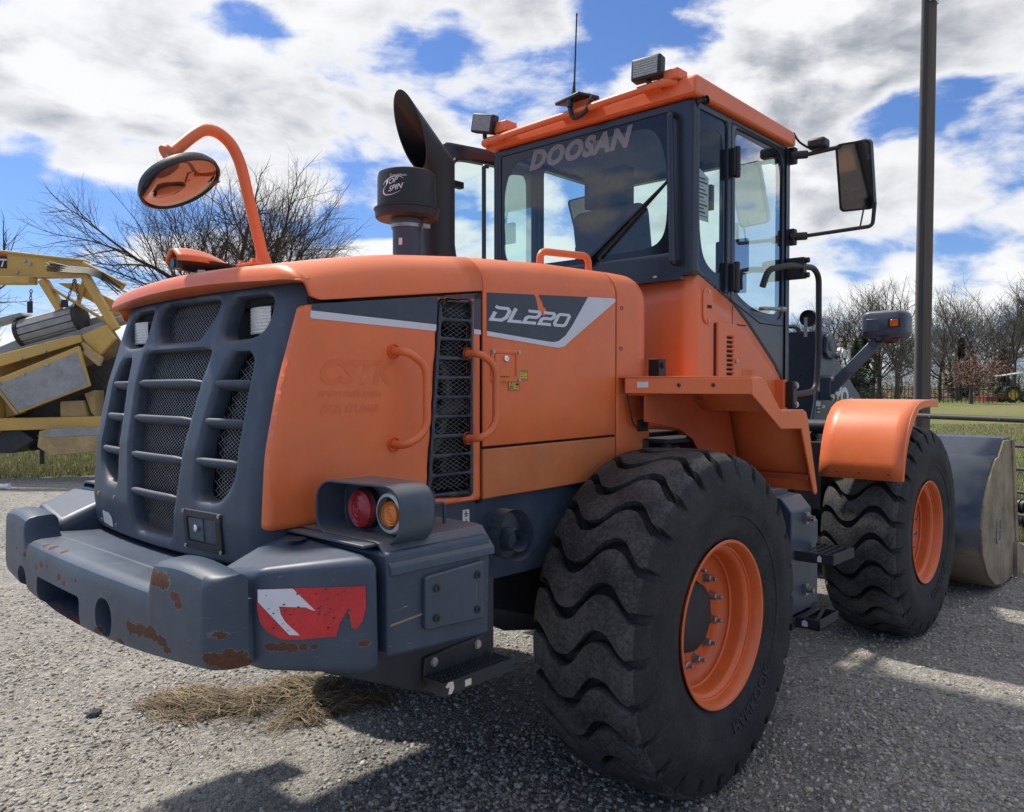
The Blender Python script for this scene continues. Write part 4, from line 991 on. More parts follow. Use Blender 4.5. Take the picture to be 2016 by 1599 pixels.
# ---- rear fenders ---------------------------------------------------------------
def fender():
    topl = [(.230, 1.766), (.330, 1.768), (.365, 1.752), (.520, 1.622), (.545, 1.615), (.785, 1.615), (.825, 1.600), (.845, 1.565), (.972, 1.195)]
    low = [(.955, 1.175), (.925, 1.195), (.770, 1.520), (.535, 1.527), (.232, 1.692)]
    b = B(); b.prism(topl + low, 'y', -1.205, -1.193); f = b.build('rear_fender', 'orange', L, bevel=.004, seg=2, smooth=50)
    b = B()
    for (x0, z0), (x1, z1) in zip(topl, topl[1:]): b.add([(x0, -1.195, z0 - .001), (x1, -1.195, z1 - .001), (x1, -.62, z1 - .001), (x0, -.62, z0 - .001)], [(0, 1, 2, 3)])
    b.build('fender_top', 'orange', f, solid=.008, smooth=30, recalc=True)
    b = B(); b.add([(-.07, -.735, 1.765), (.230, -1.195, 1.765), (.33, -1.195, 1.766), (.33, -.62, 1.766), (-.07, -.62, 1.765)], [(0, 1, 2, 3, 4)]); b.build('fender_platform', 'orange', f, solid=.008, smooth=30)
    A_ = Vector((-.068, -.735, 0)); E_ = Vector((.232, -1.203, 0)); dv = (E_ - A_).normalized(); nv = Vector((-dv.y, dv.x, 0)) * .010
    b = B(); b.hull2([A_ + upv * 1.694, E_ + upv * 1.692, E_ + upv * 1.766, A_ + upv * 1.767], [A_ + nv + upv * 1.694, E_ + nv + upv * 1.692, E_ + nv + upv * 1.766, A_ + nv + upv * 1.767]); b.build('fender_end', 'orange', f, bevel=.004)
    no = Vector((dv.y, -dv.x, 0)) * .0015; no = no if no.x < 0 else -no
    b = B(); p = A_ + dv * .055 + no; q = p + dv * .05; b.add([p + upv * 1.722, q + upv * 1.722, q + upv * 1.748, p + upv * 1.748], [(0, 1, 2, 3)]); b.build('white_reflector', 'whitesticker', f, smooth=0)
    for t_ in (.24, .39):
        p = A_ + dv * t_; b = B(); b.bolt(p + upv * 1.733, no, .007, .006); b.build('fender_bolt', 'dark', f)
    # liner under the platform, ribs
    LP = [[(.0, 1.74), (.0, 1.567), (.31, 1.521), (.43, 1.466), (.533, 1.359), (.70, 1.19), (.93, 1.16), (.95, 1.2), (.80, 1.6), (.5, 1.62), (.33, 1.74)]]
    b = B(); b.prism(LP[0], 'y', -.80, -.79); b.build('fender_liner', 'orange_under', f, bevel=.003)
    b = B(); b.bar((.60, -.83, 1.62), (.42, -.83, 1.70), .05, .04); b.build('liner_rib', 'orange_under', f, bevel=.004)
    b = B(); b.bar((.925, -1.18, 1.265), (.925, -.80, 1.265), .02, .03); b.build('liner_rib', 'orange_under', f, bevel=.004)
    b = B(); b.bolt((.85, -.985, 1.20), (0, -1, 0), .013, .008); b.build('liner_bolt', 'zinc', f)
    return f
fen = fender(); flip_copy(fen)
b = B(); b.box((.21, -.74, 1.735), (.275, -.68, 1.86)); b.bolt((.24, -.74, 1.83), (0, -1, 0), .014, .012); b.build('fender_bracket', 'black', L, bevel=.02, seg=3)
# suspension gear seen between tyre and fender
b = B(); b.box((.22, -.62, 1.0), (1.2, .62, 1.5)); b.tube([(.31, -.70, 1.25), (.31, -.70, 1.46)], .045, 14); b.box((.2, -.78, 1.45), (.6, -.5, 1.475)); b.tube([(.38, -.72, 1.36), (.38, -.72, 1.44)], .022, 10); b.tube([(.16, -.66, 1.0), (.16, -.66, 1.48)], .05, 12); b.build('cab_mount', 'dark', L, bevel=.01)
b = B(); b.bolt((.385, -.735, 1.405), (0, -1, 0), .018, .02); b.build('mount_bolt', 'zinc', L)

# ---- step tank between the wheels ---------------------------------------------
b = B(); b.prism([(-1.065, .50), (-1.065, 1.065), (-1.005, 1.135), (-.62, 1.16), (-.62, .50)], 'x', .985, 1.245)
tank = b.build('step_tank', 'slate', L, bevel=.008, seg=3)
b = B(); b.prism([(-1.05, .50), (-1.05, .985), (-.62, .985), (-.62, .50)], 'x', 1.245, 1.375); b.box((.99, -.95, 1.135), (1.2, -.65, 1.175)); b.build('tank_rear', 'slate', tank, bevel=.006)
b = B(); b.tube([(1.085, -.82, 1.17), (1.085, -.82, 1.20)], .02, 10); b.tube(fillet([(1.06, -.85, 1.17), (1.06, -.85, 1.20), (1.18, -.85, 1.20), (1.18, -.85, 1.17)], .02), .008, 8); b.build('tank_top_loop', 'steel', tank)
b = B()
for z in (1.02, .635): b.box((1.13, -1.085, z - .03), (1.17, -1.06, z + .03)); b.bolt((1.15, -1.085, z), (0, -1, 0), .016, .035)
b.build('tank_bolts', 'steel', tank)
def step(x0, x1, y0, y1, z, junk=False):
    b = B(); b.box((x0, y0, z - .052), (x1, y0 + .008, z)); b.box((x0, y0, z - .052), (x0 + .008, y1, z)); b.box((x1 - .008, y0, z - .052), (x1, y1, z))
    if not junk:
        for k in range(5):
            y = y0 + .012 + k * (y1 - y0 - .02) / 5
            b.prism([(x0, z - .012)] + [(x0 + i * (x1 - x0) / 26, z - .004 + (.008 if i % 2 else 0)) for i in range(27)] + [(x1, z - .012)], 'y', y, y + .005)
    else:
        b.box((x0, y0, z - .052), (x1, y1, z - .046)); b.bar((x0 + .02, y1 - .03, z - .01), (x1 - .05, y1 - .05, z + .01), .03, .012); b.bar((x0 + .10, y0 + .05, z - .03), (x1, y1 - .06, z), .02, .010)
    o = b.build('tread_step', 'dark', tank, bevel=.002)
    b = B(); xm = x0 + (x1 - x0) * .35; b.add([(xm, y0 - .0012, z - .042), (xm + .022, y0 - .0012, z - .042), (xm + .022, y0 - .0012, z - .018), (xm + .011, y0 - .0012, z - .006), (xm, y0 - .0012, z - .018)], [(0, 1, 2, 3, 4)])
    if not junk: b.v = [(x0 - .0012, y0 + .06 + (x - xm), zz_) for x, y, zz_ in b.v]
    else: b.v = [(x0 - .0012, y0 + .06 + (x - xm) * 1.4, zz_) for x, y, zz_ in b.v]
    b.build('arrow_sticker', 'whitesticker', o, smooth=0); return o
step(1.02, 1.315, -1.27, -1.066, .862); s2 = step(1.045, 1.315, -1.19, -1.05, .505, True)
b = B(); b.box((1.05, -1.19, .45), (1.06, -1.05, .505)); b.box((1.0, -1.065, .44), (1.36, -1.05, .52)); b.build('step_bracket', 'dark', tank)
flip_copy(tank)
# ---- cab --------------------------------------------------------------------
cab = L
# orange lower body with a rounded rear corner
line = [(.585, 2.318), (.640, 2.312), (.69, 2.298), (1.012, 2.192), (1.20, 2.088), (1.36, 1.985), (1.55, 1.862), (1.740, 1.70)]
def lower_side(s):
    b = B(); rows = []
    for q in range(9):
        th = math.pi / 2 * q / 8; x = .585 + .075 * (1 - math.sin(th)); y = .70 - .075 * (1 - math.cos(th))
        rows.append([(x, s * y, z) for z in (1.40, 1.7, 2.0, 2.25, 2.312)])
    b.grid([[(.585, s * .2, z) for z in (1.40, 1.7, 2.0, 2.25, 2.318)]] + [list(r) for r in reversed(rows)][0:0] + rows[0:0])
    # rear face -> corner -> side face
    path = [(.585, s * .10), (.585, s * .62)] + [(.585 + .075 * (1 - math.cos(math.pi / 2 * q / 8)), s * (.625 + .075 * math.sin(math.pi / 2 * q / 8))) for q in range(9)]
    path += [(x, s * .70) for x in (.70, .85, 1.012, 1.2, 1.36, 1.55, 1.74)]
    rows = []
    for x, y in path:
        zt = float(np.interp(x, [p[0] for p in line], [p[1] for p in line])); zb = 1.40 if x < .7 else float(np.interp(x, [.7, 1.74], [1.40, 1.60]))
        rows.append([(x, y, zb + (zt - zb) * k / 6) for k in range(7)])
    b = B(); b.grid(rows); return b.build('cab_skirt', 'orange', cab, solid=.012, smooth=50)
sk = lower_side(-1); lower_side(1)
b = B(); b.box((.60, -.60, 1.38), (1.76, .60, 1.62)); b.box((1.0, -.62, 1.6), (1.74, .62, 1.75)); b.box((.61, -.62, 1.6), (.66, .62, 2.30)); b.build('cab_floor', 'dark', cab, bevel=.01)
# skirt details: vent door, oval cover, steps in the panel
vo = psd(rect(.835, 1.062, 1.775, 2.076), .012)
slots = [psd([(.935, z), (1.012, z), (1.012, z + .013), (.935, z + .013)], .003) for z in np.linspace(1.79, 1.99, 9)]
vd = sheet(lambda u, v: np.minimum(-vo(u, v), np.min([s_(u, v) for s_ in slots], 0)), (.825, 1.07), (1.765, 2.085), .0055, lambda u, v, h: (u, -.716 - h, v), roll=.006, depth=.012).build('vent_door', 'orange', sk, smooth=50)
b = B(); b.box((.90, -.7045, 1.77), (1.03, -.7025, 2.03)); b.build('slot_backing', 'void', vd)
b = B(); b.box((.815, -.7035, 1.76), (.833, -.7015, 2.07)); b.build('door_gap', 'void', vd)
b = B(); b.lathe([(0, .012), (-.008, .012), (-.009, .001)], (1.042, -.716, 1.87), 'y', 16); b.build('door_lock', 'zinc', vd)
b = B(); b.lathe([(0, .001), (-.004, .001)], (0, 0, 0), 'y', 4); pill = [(p[0], p[1]) for p in rrect(.742, 2.155, .052, .095, .045, 6)]
b = B(); b.prism(pill, 'y', -.709, -.700); ov = b.build('oval_cover', 'orange', sk, bevel=.004)
b = B(); b.box((.728, -.7115, 2.143), (.772, -.709, 2.159)); b.build('cover_slot', 'void', ov)
b = B(); b.bolt((.742, -.709, 2.232), (0, -1, 0), .008, .006); b.bolt((.742, -.709, 2.078), (0, -1, 0), .008, .006); b.build('cover_bolts', 'zinc', ov)
b = B(); ribbon(b, [(1.025, 2.178), (1.025, 2.075), (1.19, 2.075)], .006, lambda p: (p.x, -.7012, p.y), 0); b.build('panel_joint', 'void', sk, smooth=0)
text('faded_lettering', 'CSTK', .052, 'ghost', sk, basis((1.14, -.7016, 1.79), (1, 0, 0), (0, 0, 1)), .28, .003, 0, 1.15)
# framed sides
side_out = psd  # noqa
def poly_inside(poly):
    P = np.array(poly, float)
    def f(u, v):
        ins = np.zeros(u.shape, bool); d = np.full(u.shape, 1e9)
        for a, c in zip(P, np.roll(P, -1, 0)):
            e = c - a; L2 = e @ e; t_ = np.clip(((u - a[0]) * e[0] + (v - a[1]) * e[1]) / L2, 0, 1)
            d = np.minimum(d, np.hypot(u - a[0] - t_ * e[0], v - a[1] - t_ * e[1]))
            cond = ((a[1] > v) != (c[1] > v)) & (u < (c[0] - a[0]) * (v - a[1]) / ((c[1] - a[1]) if c[1] != a[1] else 1e-9) + a[0]); ins ^= cond
        return np.where(ins, d, -d)
    return f
sout = [(.58, 3.205), (1.745, 3.205), (1.745, 1.71)] + [(x, z + .004) for x, z in reversed(line[:-1])]
qwin = [(.618, 3.172), (.958, 3.172), (.958, 2.240), (.935, 2.236), (.66, 2.335), (.618, 2.48)]
dwin = [(1.040, 3.165), (1.62, 3.165), (1.672, 3.11), (1.672, 2.16), (1.65, 2.138), (1.30, 2.138), (1.05, 2.235)]
fo = poly_inside(sout); fq = psd(qwin, .02); fd = psd(dwin, .035)
def cabside(s, doorhole):
    fd2 = psd([(1.0, 3.17), (1.70, 3.17), (1.70, 1.80), (1.35, 1.80), (1.0, 2.20)], .03) if doorhole else fd
    return sheet(lambda u, v: np.minimum(np.minimum(fo(u, v), fq(u, v)), fd2(u, v)), (.57, 1.755), (1.69, 3.215), .014, lambda u, v, h: (u, s * (.703 + h), v), roll=.006, depth=.045)
cs = cabside(-1, False).build('cab_side_frame', 'cabblack', cab, smooth=50)
cl = cabside(1, True).build('cab_side_frame', 'cabblack', cab, smooth=50)
def pane(name, poly, mapf, mat, parent):
    b = B(); b.add([mapf(*p) for p in poly], [tuple(range(len(poly)))]); return b.build(name, mat, parent, smooth=0)
def border(name, outer_, inner_, ur, vr, mapf, parent, r=.05, d=.010):
    a, c = psd(outer_, .02), psd(inner_, r)
    return sheet(lambda u, v: np.minimum(-a(u, v), c(u, v)), ur, vr, d, mapf, 0, 0).build(name, 'blackgloss', parent, smooth=0)
for s, par in ((-1, cs), (1, cl)):
    mp = lambda u, v, h=0, s=s: (u, s * (.690 + h), v)
    pane('quarter_glass', qwin, mp, 'glass_light', par)
    border('glass_border', qwin, [(.655, 3.09), (.925, 3.12), (.925, 2.29), (.90, 2.29), (.68, 2.39), (.65, 2.52)], (.61, .965), (2.22, 3.18), lambda u, v, h, s=s: (u, s * .6915, v), par, .09)
mp = lambda u, v, h=0: (u, -.690, v)
pane('door_glass', dwin, mp, 'glass_light', cs)
border('glass_border', dwin, [(1.06, 3.145), (1.60, 3.13), (1.655, 3.06), (1.655, 2.20), (1.63, 2.165), (1.31, 2.165), (1.07, 2.255)], (1.03, 1.68), (2.12, 3.17), lambda u, v, h: (u, -.6915, v), cs, .05, .008)
b = B()
ribbon(b, [(1.0, 3.18), (1.0, 2.205), (1.36, 2.10), (1.70, 2.10), (1.70, 3.18), (1.0, 3.18)], .007, lambda p: (p.x, -.7045, p.y), 0); b.build('door_seal', 'void', cs, smooth=0)
b = B()
for z in (2.96, 2.33): b.box((.975, -.735, z - .075), (1.035, -.702, z + .075)); b.tube([(1.005, -.735, z - .085), (1.005, -.735, z + .085)], .017, 12)
b.build('door_hinge', 'black', cs, bevel=.006)
b = B(); b.tube(fillet([(1.36, -.70, 2.185), (1.36, -.735, 2.185), (1.60, -.745, 2.195)], .02), .011, 8); b.tube([(1.55, -.742, 2.194), (1.61, -.745, 2.196)], .016, 8); b.build('door_handle', 'steel', cs)
# rear wall with the big window
ro = psd(rect(-.712, .712, 2.30, 3.205), .02); rw = [(-.575, 3.165), (.665, 3.165), (.665, 2.43), (-.575, 2.43)]; rwf = psd(rw, .02)
rear = sheet(lambda u, v: np.minimum(-ro(u, v), rwf(u, v)), (-.72, .72), (2.29, 3.215), .016, lambda u, v, h: (.575 - h, u, v), roll=.008, depth=.05).build('cab_rear_frame', 'cabblack', cab, smooth=50)
pane('rear_glass', rw, lambda u, v: (.588, u, v), 'glass', rear)
border('glass_border', rw, [(-.47, 3.12), (.55, 3.12), (.63, 3.0), (.63, 2.50), (.60, 2.465), (-.52, 2.465), (-.55, 2.50), (-.55, 2.98)], (-.59, .68), (2.42, 3.175), lambda u, v, h: (.5865, u, v), rear, .08)
Mr = basis((.5845, .415, 3.045), (0, -1, 0), (0, 0, 1))
text('window_lettering', 'DOOSAN', .146, 'winletter', rear, Mr, .28, .0085, 0, 1.08, 1.10)
b = B(); b.tube(fillet([(.56, -.60, 3.135), (.525, -.60, 3.135), (.525, -.62, 2.37), (.56, -.62, 2.37)], .045, 6), .017, 12); b.build('rear_handle', 'cabblack', rear, smooth=60)
b = B(); b.tube(fillet([(.56, .735, 3.12), (.535, .755, 3.12), (.535, .755, 2.3), (.56, .735, 2.3)], .045, 6), .014, 12); b.build('rear_handle', 'cabblack', rear, smooth=60)
b = B(); b.bar((.572, -.05, 2.45), (.570, -.31, 2.63), .022, .012); b.bar((.570, -.30, 2.622), (.568, -.56, 2.80), .012, .01); b.bar((.578, -.12, 2.452), (.576, -.57, 2.815), .010, .014); b.lathe([(0, .03), (-.03, .028), (-.03, .001)], (.575, -.05, 2.44), 'x', 16)
b.build('wiper', 'brush', rear)
b = B(); b.tube(fillet([(.60, .1, 3.16), (.60, .05, 3.11), (.60, -.06, 3.12), (.60, -.1, 3.16)], .04), .006, 6); b.tube(fillet([(.60, .02, 3.16), (.60, 0, 3.10), (.60, -.08, 3.13), (.60, -.14, 3.165)], .04), .006, 6); b.build('hanging_cable', 'brush', rear)
b = B(); b.box((.54, -.66, 2.28), (.58, .66, 2.30)); b.build('window_sill', 'cabblack', rear)
b = B()
for y in (-.02, -.12, -.32, -.50): b.bolt((.55, y, 2.30), (0, 0, 1), .010, .012)
b.build('sill_bolts', 'zinc', rear)
# front frame
fo2 = psd(rect(-.712, .712, 1.72, 3.205), .02); fw2 = psd([(-.65, 3.16), (.65, 3.16), (.65, 1.9), (-.65, 1.9)], .05)
frt = sheet(lambda u, v: np.minimum(-fo2(u, v), fw2(u, v)), (-.72, .72), (1.71, 3.215), .02, lambda u, v, h: (1.752 + h, u, v), roll=.008, depth=.05).build('cab_front_frame', 'cabblack', cab, smooth=50)
pane('windscreen', [(-.65, 3.16), (.65, 3.16), (.65, 1.9), (-.65, 1.9)], lambda u, v: (1.738, u, v), 'glass_light', frt)
# roof
b = B(); b.prism([(.545, 3.212), (1.775, 3.212), (1.775, 3.275), (1.745, 3.30), (.575, 3.318), (.545, 3.30)], 'y', -.735, .735); roof = b.build('cab_roof', 'orange', cab, bevel=.014, seg=3)
b = B(); b.prism([(.53, 3.215), (.545, 3.215), (.545, 3.30), (.535, 3.292)], 'y', -.735, .735); b.box((.50, -.10, 3.28), (.60, .02, 3.36)); b.box((.50, -.66, 3.30), (.60, -.57, 3.352)); b.box((.50, .53, 3.29), (.60, .63, 3.355)); b.build('roof_rear_lip', 'orange', roof, bevel=.008)
b = B(); b.tube(fillet([(.548, .73, 3.245), (.485, .715, 3.245), (.485, -.58, 3.285), (.54, -.63, 3.29)], .05, 6), .020, 12)
for y in (.62, .05, -.50): b.prism([(.475, 3.245 + (.62 - y) * .03), (.56, 3.245 + (.62 - y) * .03), (.56, 3.225 + (.62 - y) * .03)], 'y', y - .05, y + .05)
b.build('roof_rail', 'orange', roof, smooth=50)
b = B(); b.box((.62, -.64, 3.195), (1.72, .64, 3.208)); b.build('roof_liner', 'liner', roof)
b = B(); b.lathe([(-.01, .022), (.012, .022), (.016, .016), (.016, .001)], (.64, -.742, 3.20), 'y', 14); b.tube([(.60, -.71, 3.185), (.64, -.745, 3.20)], .010, 8); b.build('roof_stop', 'black', roof)
def work_lamp(c, yaw, pitch=0, roll=0):
    b = B(); b.box((-.035, -.085, -.058), (.03, .085, .058)); b.box((.03, -.05, -.035), (.055, .05, .035)); 
    M = Matrix.Translation(c) @ Matrix.Rotation(yaw, 4, 'Z') @ Matrix.Rotation(pitch, 4, 'Y') @ Matrix.Rotation(roll, 4, 'X')
    o = B().add(b.v, b.f).xf(M).build('work_lamp', 'black', roof, bevel=.012, seg=3)
    g = B(); g.grid([[(-.037 - (.0009 if j % 2 else 0), -.070 + .14 * i / 10, -.045 + .09 * j / 14) for i in range(11)] for j in range(15)]); g.xf(M); g.build('lens', 'reflector', o, smooth=0)
    h = B(); h.tube([(.01, 0, -.055), (.02, 0, -.085)], .014, 10); h.tube(fillet([(.05, 0, 0), (.085, -.02, -.02), (.09, -.03, -.06)], .03), .006, 6); h.xf(M); h.build('lamp_stem', 'black', o)
    return o
work_lamp((.485, -.495, 3.375), R(6), R(4)); work_lamp((.49, .70, 3.360), R(6), R(-4), R(14))
b = B(); b.prism([(.42, -.085), (.56, -.13), (.575, .06), (.47, .125)], 'z', 3.330, 3.352); ant = b.build('antenna_base', 'black', roof, bevel=.008)
b = B(); b.tube([(.49, .0, 3.35), (.49, .0, 3.39)], [.02, .012], 12); b.tube([(.49, .0, 3.39), (.49, -.005, 3.45), (.49, -.02, 3.81)], [.010, .0052, .004], 8); b.tube([(.49, -.02, 3.80), (.49, -.02, 3.815)], .005, 8); b.build('antenna', 'black', ant)
b = B(); b.tube(fillet([(.46, 0, 3.335), (.455, .0, 3.27), (.46, -.02, 3.22), (.47, -.10, 3.24), (.49, -.13, 3.33)], .04), .013, 8); b.tube([(.457, 0, 3.33), (.456, .0, 3.29)], .018, 10); b.build('antenna_cable', 'black', ant)
b = B(); b.tube([(1.05, -.02, 3.30), (1.02, .03, 3.44)], .010, 8); b.build('stub_aerial', 'black', roof)
# interior
b = B(); b.box((.78, -.32, 2.18), (.90, .19, 2.775), Matrix.Translation((.84, 0, 2.18)) @ Matrix.Rotation(R(-10), 4, 'Y') @ Matrix.Translation((-.84, 0, -2.18)))
seat = b.build('driver_seat', 'seat', cab, bevel=.06, seg=5, smooth=60)
b = B(); b.box((.80, -.27, 2.02), (1.30, .27, 2.16)); b.box((.9, -.2, 1.7), (1.2, .2, 2.02)); b.build('seat_base', 'seat', seat, bevel=.04, seg=3)
b = B(); b.box((.70, -.205, 2.775), (.79, .085, 2.985)); b.tube([(.78, -.13, 2.6), (.765, -.13, 2.85)], .010, 8); b.tube([(.78, .01, 2.6), (.765, .01, 2.85)], .010, 8); b.build('headrest', 'seat', seat, bevel=.043, seg=5, smooth=60)
b = B(); b.box((.85, -.42, 2.25), (1.25, -.30, 2.32)); b.box((.85, .30, 2.25), (1.25, .42, 2.32)); b.box((.8, -.52, 1.75), (1.3, -.32, 2.22)); b.box((1.1, -.62, 2.1), (1.25, -.45, 2.3)); b.build('armrests', 'seat', seat, bevel=.03, seg=3)
b = B(); b.tube([(1.62, 0, 1.75), (1.42, 0, 2.38)], .05, 12); b.box((1.38, -.10, 2.30), (1.52, .10, 2.40)); col = b.build('steering_column', 'black', cab, bevel=.015)
b = B(); pts = [Vector((1.40, .19 * math.cos(a), 2.46)) + Vector((.19 * math.sin(a) * .85, 0, .19 * math.sin(a) * .5)) for a in np.linspace(0, 2 * math.pi, 29)]; b.tube(pts, .016, 8, False); b.bar((1.40, -.18, 2.46), (1.40, .18, 2.46), .03, .02); b.build('steering_wheel', 'black', col, smooth=60)
b = B(); b.box((1.60, -.50, 2.45), (1.64, -.28, 2.66)); b.bar((1.62, -.42, 2.05), (1.62, -.40, 2.48), .035, .03); b.box((1.55, -.66, 2.05), (1.66, -.36, 2.16)); mon = b.build('monitor', 'black', cab, bevel=.012)
b = B(); b.box((1.55, -.28, 2.86), (1.59, -.06, 3.02)); b.tube([(1.62, -.17, 3.2), (1.58, -.17, 3.0)], .010, 8); b.tube(fillet([(1.1, -.60, 2.35), (1.13, -.60, 2.62), (1.16, -.58, 2.64)], .03), .018, 8); b.box((1.42, -.56, 2.30), (1.48, -.44, 2.42)); b.build('inside_mirror', 'black', cab, bevel=.01)
b = B(); b.add([(.745, -.640, 2.62), (.86, -.640, 2.62), (.86, -.640, 2.86), (.745, -.640, 2.90)], [(0, 1, 2, 3)]); card = b.build('instruction_card', 'whitesticker', cab, smooth=0)
b = B()
for k in range(11): ribbon(b, [(.755, 2.645 + k * .02), (.845 - .02 * (k % 3), 2.645 + k * .02)], .009 if k % 4 else .004, lambda p: (p.x, -.6412, p.y), 0)
b.build('card_print', 'ink', card, smooth=0, recalc=False)
b = B(); b.box((1.68, -.68, 1.78), (1.74, .68, 1.98)); b.build('dash', 'black', cab, bevel=.02)
# left door folded back
H = Vector((1.02, .735, 0)); e_ = Vector((.36 - 1.02, .965 - .735, 0)).normalized()
dl = [(0, 3.265), (.68, 3.285), (.68, 1.78), (.34, 1.78), (0, 2.2)]; dh = psd([(.05, 3.17), (.61, 3.19), (.61, 2.2), (.36, 2.15), (.05, 2.30)], .07); dd = psd(dl, .03)
dr = sheet(lambda u, v: np.minimum(-dd(u, v), dh(u, v)), (-.01, .71), (1.77, 3.30), .014, lambda u, v, h: (H.x + e_.x * u - e_.y * h, H.y + e_.y * u + e_.x * h, v), roll=.005, depth=.05).build('open_door', 'cabblack', cab, smooth=50)
pane('door_glass', [(.05, 3.17), (.61, 3.19), (.61, 2.2), (.36, 2.15), (.05, 2.30)], lambda u, v: (H.x + e_.x * u, H.y + e_.y * u, v), 'glass_light', dr)
b = B(); b.box((-.02, -.02, -.02), (.09, .02, .02), Matrix.Translation((.42, .93, 3.02))); b.build('door_catch', 'black', dr)
b = B(); b.tube(fillet([(1.0, .70, 2.50), (.9, .80, 2.50), (.40, .92, 2.545)], .06), .013, 8); b.build('door_bar', 'black', dr)
# right mirrors and front handrail
def pipe(name, pts, r, mat, par, rad=.03, n=10):
    b = B(); b.tube(fillet(pts, rad, 6) if len(pts) > 2 else pts, r, n); return b.build(name, mat, par, smooth=60)
mbr = empty('side_mirror'); mbr.parent = L
pipe('upper_arm', [(1.765, -.70, 3.155), (1.80, -.78, 3.158), (1.95, -1.10, 3.215)], .013, 'black', mbr)
pipe('lower_arm', [(1.765, -.70, 2.655), (1.80, -.78, 2.66), (1.97, -1.13, 2.70), (1.975, -1.14, 2.84)], .012, 'black', mbr)
pipe('brace_wire', [(1.965, -1.10, 2.705), (1.955, -1.06, 2.69), (1.96, -1.085, 2.83)], .005, 'black', mbr, .02)
b = B()
for z in (3.155, 2.655): b.box((1.735, -.745, z - .05), (1.785, -.695, z + .05)); b.tube([(1.74, -.71, z), (1.80, -.80, z + .004)], .026, 10)
b.build('mirror_bracket', 'black', mbr, bevel=.008)
zq = Matrix.Translation((1.945, -1.035, 3.01)) @ Matrix.Rotation(R(-2), 4, 'Z') @ Matrix.Rotation(R(-19), 4, 'Y') @ Matrix.Rotation(R(3), 4, 'X')
b = B(); mo = rrect(0, 0, .105, .205, .03); mi_ = rrect(0, 0, .094, .194, .025); bk = rrect(0, 0, .085, .185, .05)
b.grid([[(.06, y, z) for y, z in bk], [(.03, y, z) for y, z in mo], [(-.012, y, z) for y, z in mo], [(-.012, y, z) for y, z in mi_], [(-.006, y, z) for y, z in mi_]], True); n = len(mo); b.f += [tuple(range(n))]; b.m += [0]
b.xf(zq); mh = b.build('mirror_housing', 'black', mbr, smooth=50)
b = B(); pts = [(-.007, y, z) for y, z in mi_]; b.add(pts, [tuple(range(n))]); b.xf(zq); b.build('mirror_glass', 'mirror', mh, smooth=0)
b = B(); b.box((1.80, -.90, 3.19), (1.90, -.79, 3.255)); o = b.build('side_camera', 'black', mbr, bevel=.018, seg=3); pipe('camera_cable', [(1.77, -.72, 3.30), (1.78, -.75, 3.24), (1.80, -.80, 3.20)], .007, 'black', mbr)
flip_copy(mbr)
hr = empty('front_handrail'); hr.parent = L
pipe('rail', [(1.27, -.76, 2.30), (1.30, -.78, 2.40), (1.52, -.80, 2.445), (1.90, -.80, 2.475), (1.985, -.80, 2.43), (1.995, -.80, 1.93), (1.955, -.80, 1.70), (1.63, -.78, 1.675)], .0185, 'black', hr, .075, 12)
b = B(); b.box((1.715, -.815, 2.39), (1.765, -.70, 2.52)); 
for z in (2.41, 2.50): b.tube([(1.74, -.84, z), (1.74, -.80, z)], .018, 10)
b.box((1.60, -.805, 1.60), (1.66, -.755, 1.76)); b.build('rail_clamp', 'black', hr, bevel=.006)
b = B()
for z in (1.62, 1.735): b.bolt((1.635, -.805, z), (0, -1, 0), .016, .014)
b.build('clamp_bolts', 'zinc', hr)
b = B(); b.box((1.58, -.755, 1.58), (1.63, -.69, 1.77)); b.build('rail_plate', 'orange', hr, bevel=.004)

# ---- front frame: tower, lift arms, fender, head lamps ---------------------------
b = B()
for s in (-1, 1):
    b.prism([(2.30, .80), (2.62, 1.25), (2.765, 1.62), (2.80, 2.10), (2.84, 2.15), (3.02, 2.15), (3.10, 2.06), (3.14, 1.6), (3.45, 1.2), (3.6, .7), (2.4, .6)], 'y', s * .475, s * .455)
b.box((2.4, -.45, .62), (3.5, .45, 1.15)); tower = b.build('lift_tower', 'slate', L, bevel=.008)
b = B(); b.box((2.80, -.454, 1.0), (2.83, .454, 2.142)); b.build('tower_plate', 'cabblack', tower, bevel=.004)
b = B(); b.prism([(2.885, 1.99), (2.905, 2.10), (2.94, 2.125), (3.02, 2.115), (3.075, 2.03), (3.06, 1.955), (3.01, 1.935), (2.93, 1.95)], 'y', -.505, -.476); b.lathe([(0, .042), (-.006, .042), (-.008, .036), (-.008, .001)], (2.97, -.505, 2.04), 'y', 20); b.build('pivot_cap', 'slate', tower, bevel=.008)
b = B(); b.bolt((3.15, -.50, 1.985), (0, -1, 0), .040, .04); b.bolt((3.085, -.50, 1.965), (0, -1, 0), .022, .04); b.build('pivot_bolts', 'zinc', tower)
st = B()
def tq(x0, x1, z0, z1, y=-.4765): return [(x0, y, z0), (x1, y, z0), (x1, y, z1), (x0, y, z1)]
st.add(tq(2.775, 2.865, 1.585, 1.625), [(0, 1, 2, 3)]); st.add(tq(2.885, 2.945, 1.568, 1.592), [(0, 1, 2, 3)]); st.add([(2.83 + .030 * math.cos(a), -.4765, 1.73 + .038 * math.sin(a)) for a in np.linspace(0, 2 * math.pi, 20, endpoint=False)], [tuple(range(20))])
st.build('data_sticker', 'whitesticker', tower, smooth=0)
st = B(); st.add(tq(2.78, 2.862, 1.525, 1.583), [(0, 1, 2, 3)]); st.build('black_label', 'ink', tower, smooth=0)
st = B(); st.add(tq(2.795, 2.85, 1.563, 1.574, -.4775), [(0, 1, 2, 3)]); st.add(tq(2.79, 2.85, 1.535, 1.548, -.4775), [(0, 1, 2, 3)]); st.build('label_print', 'whitesticker', tower, smooth=0)
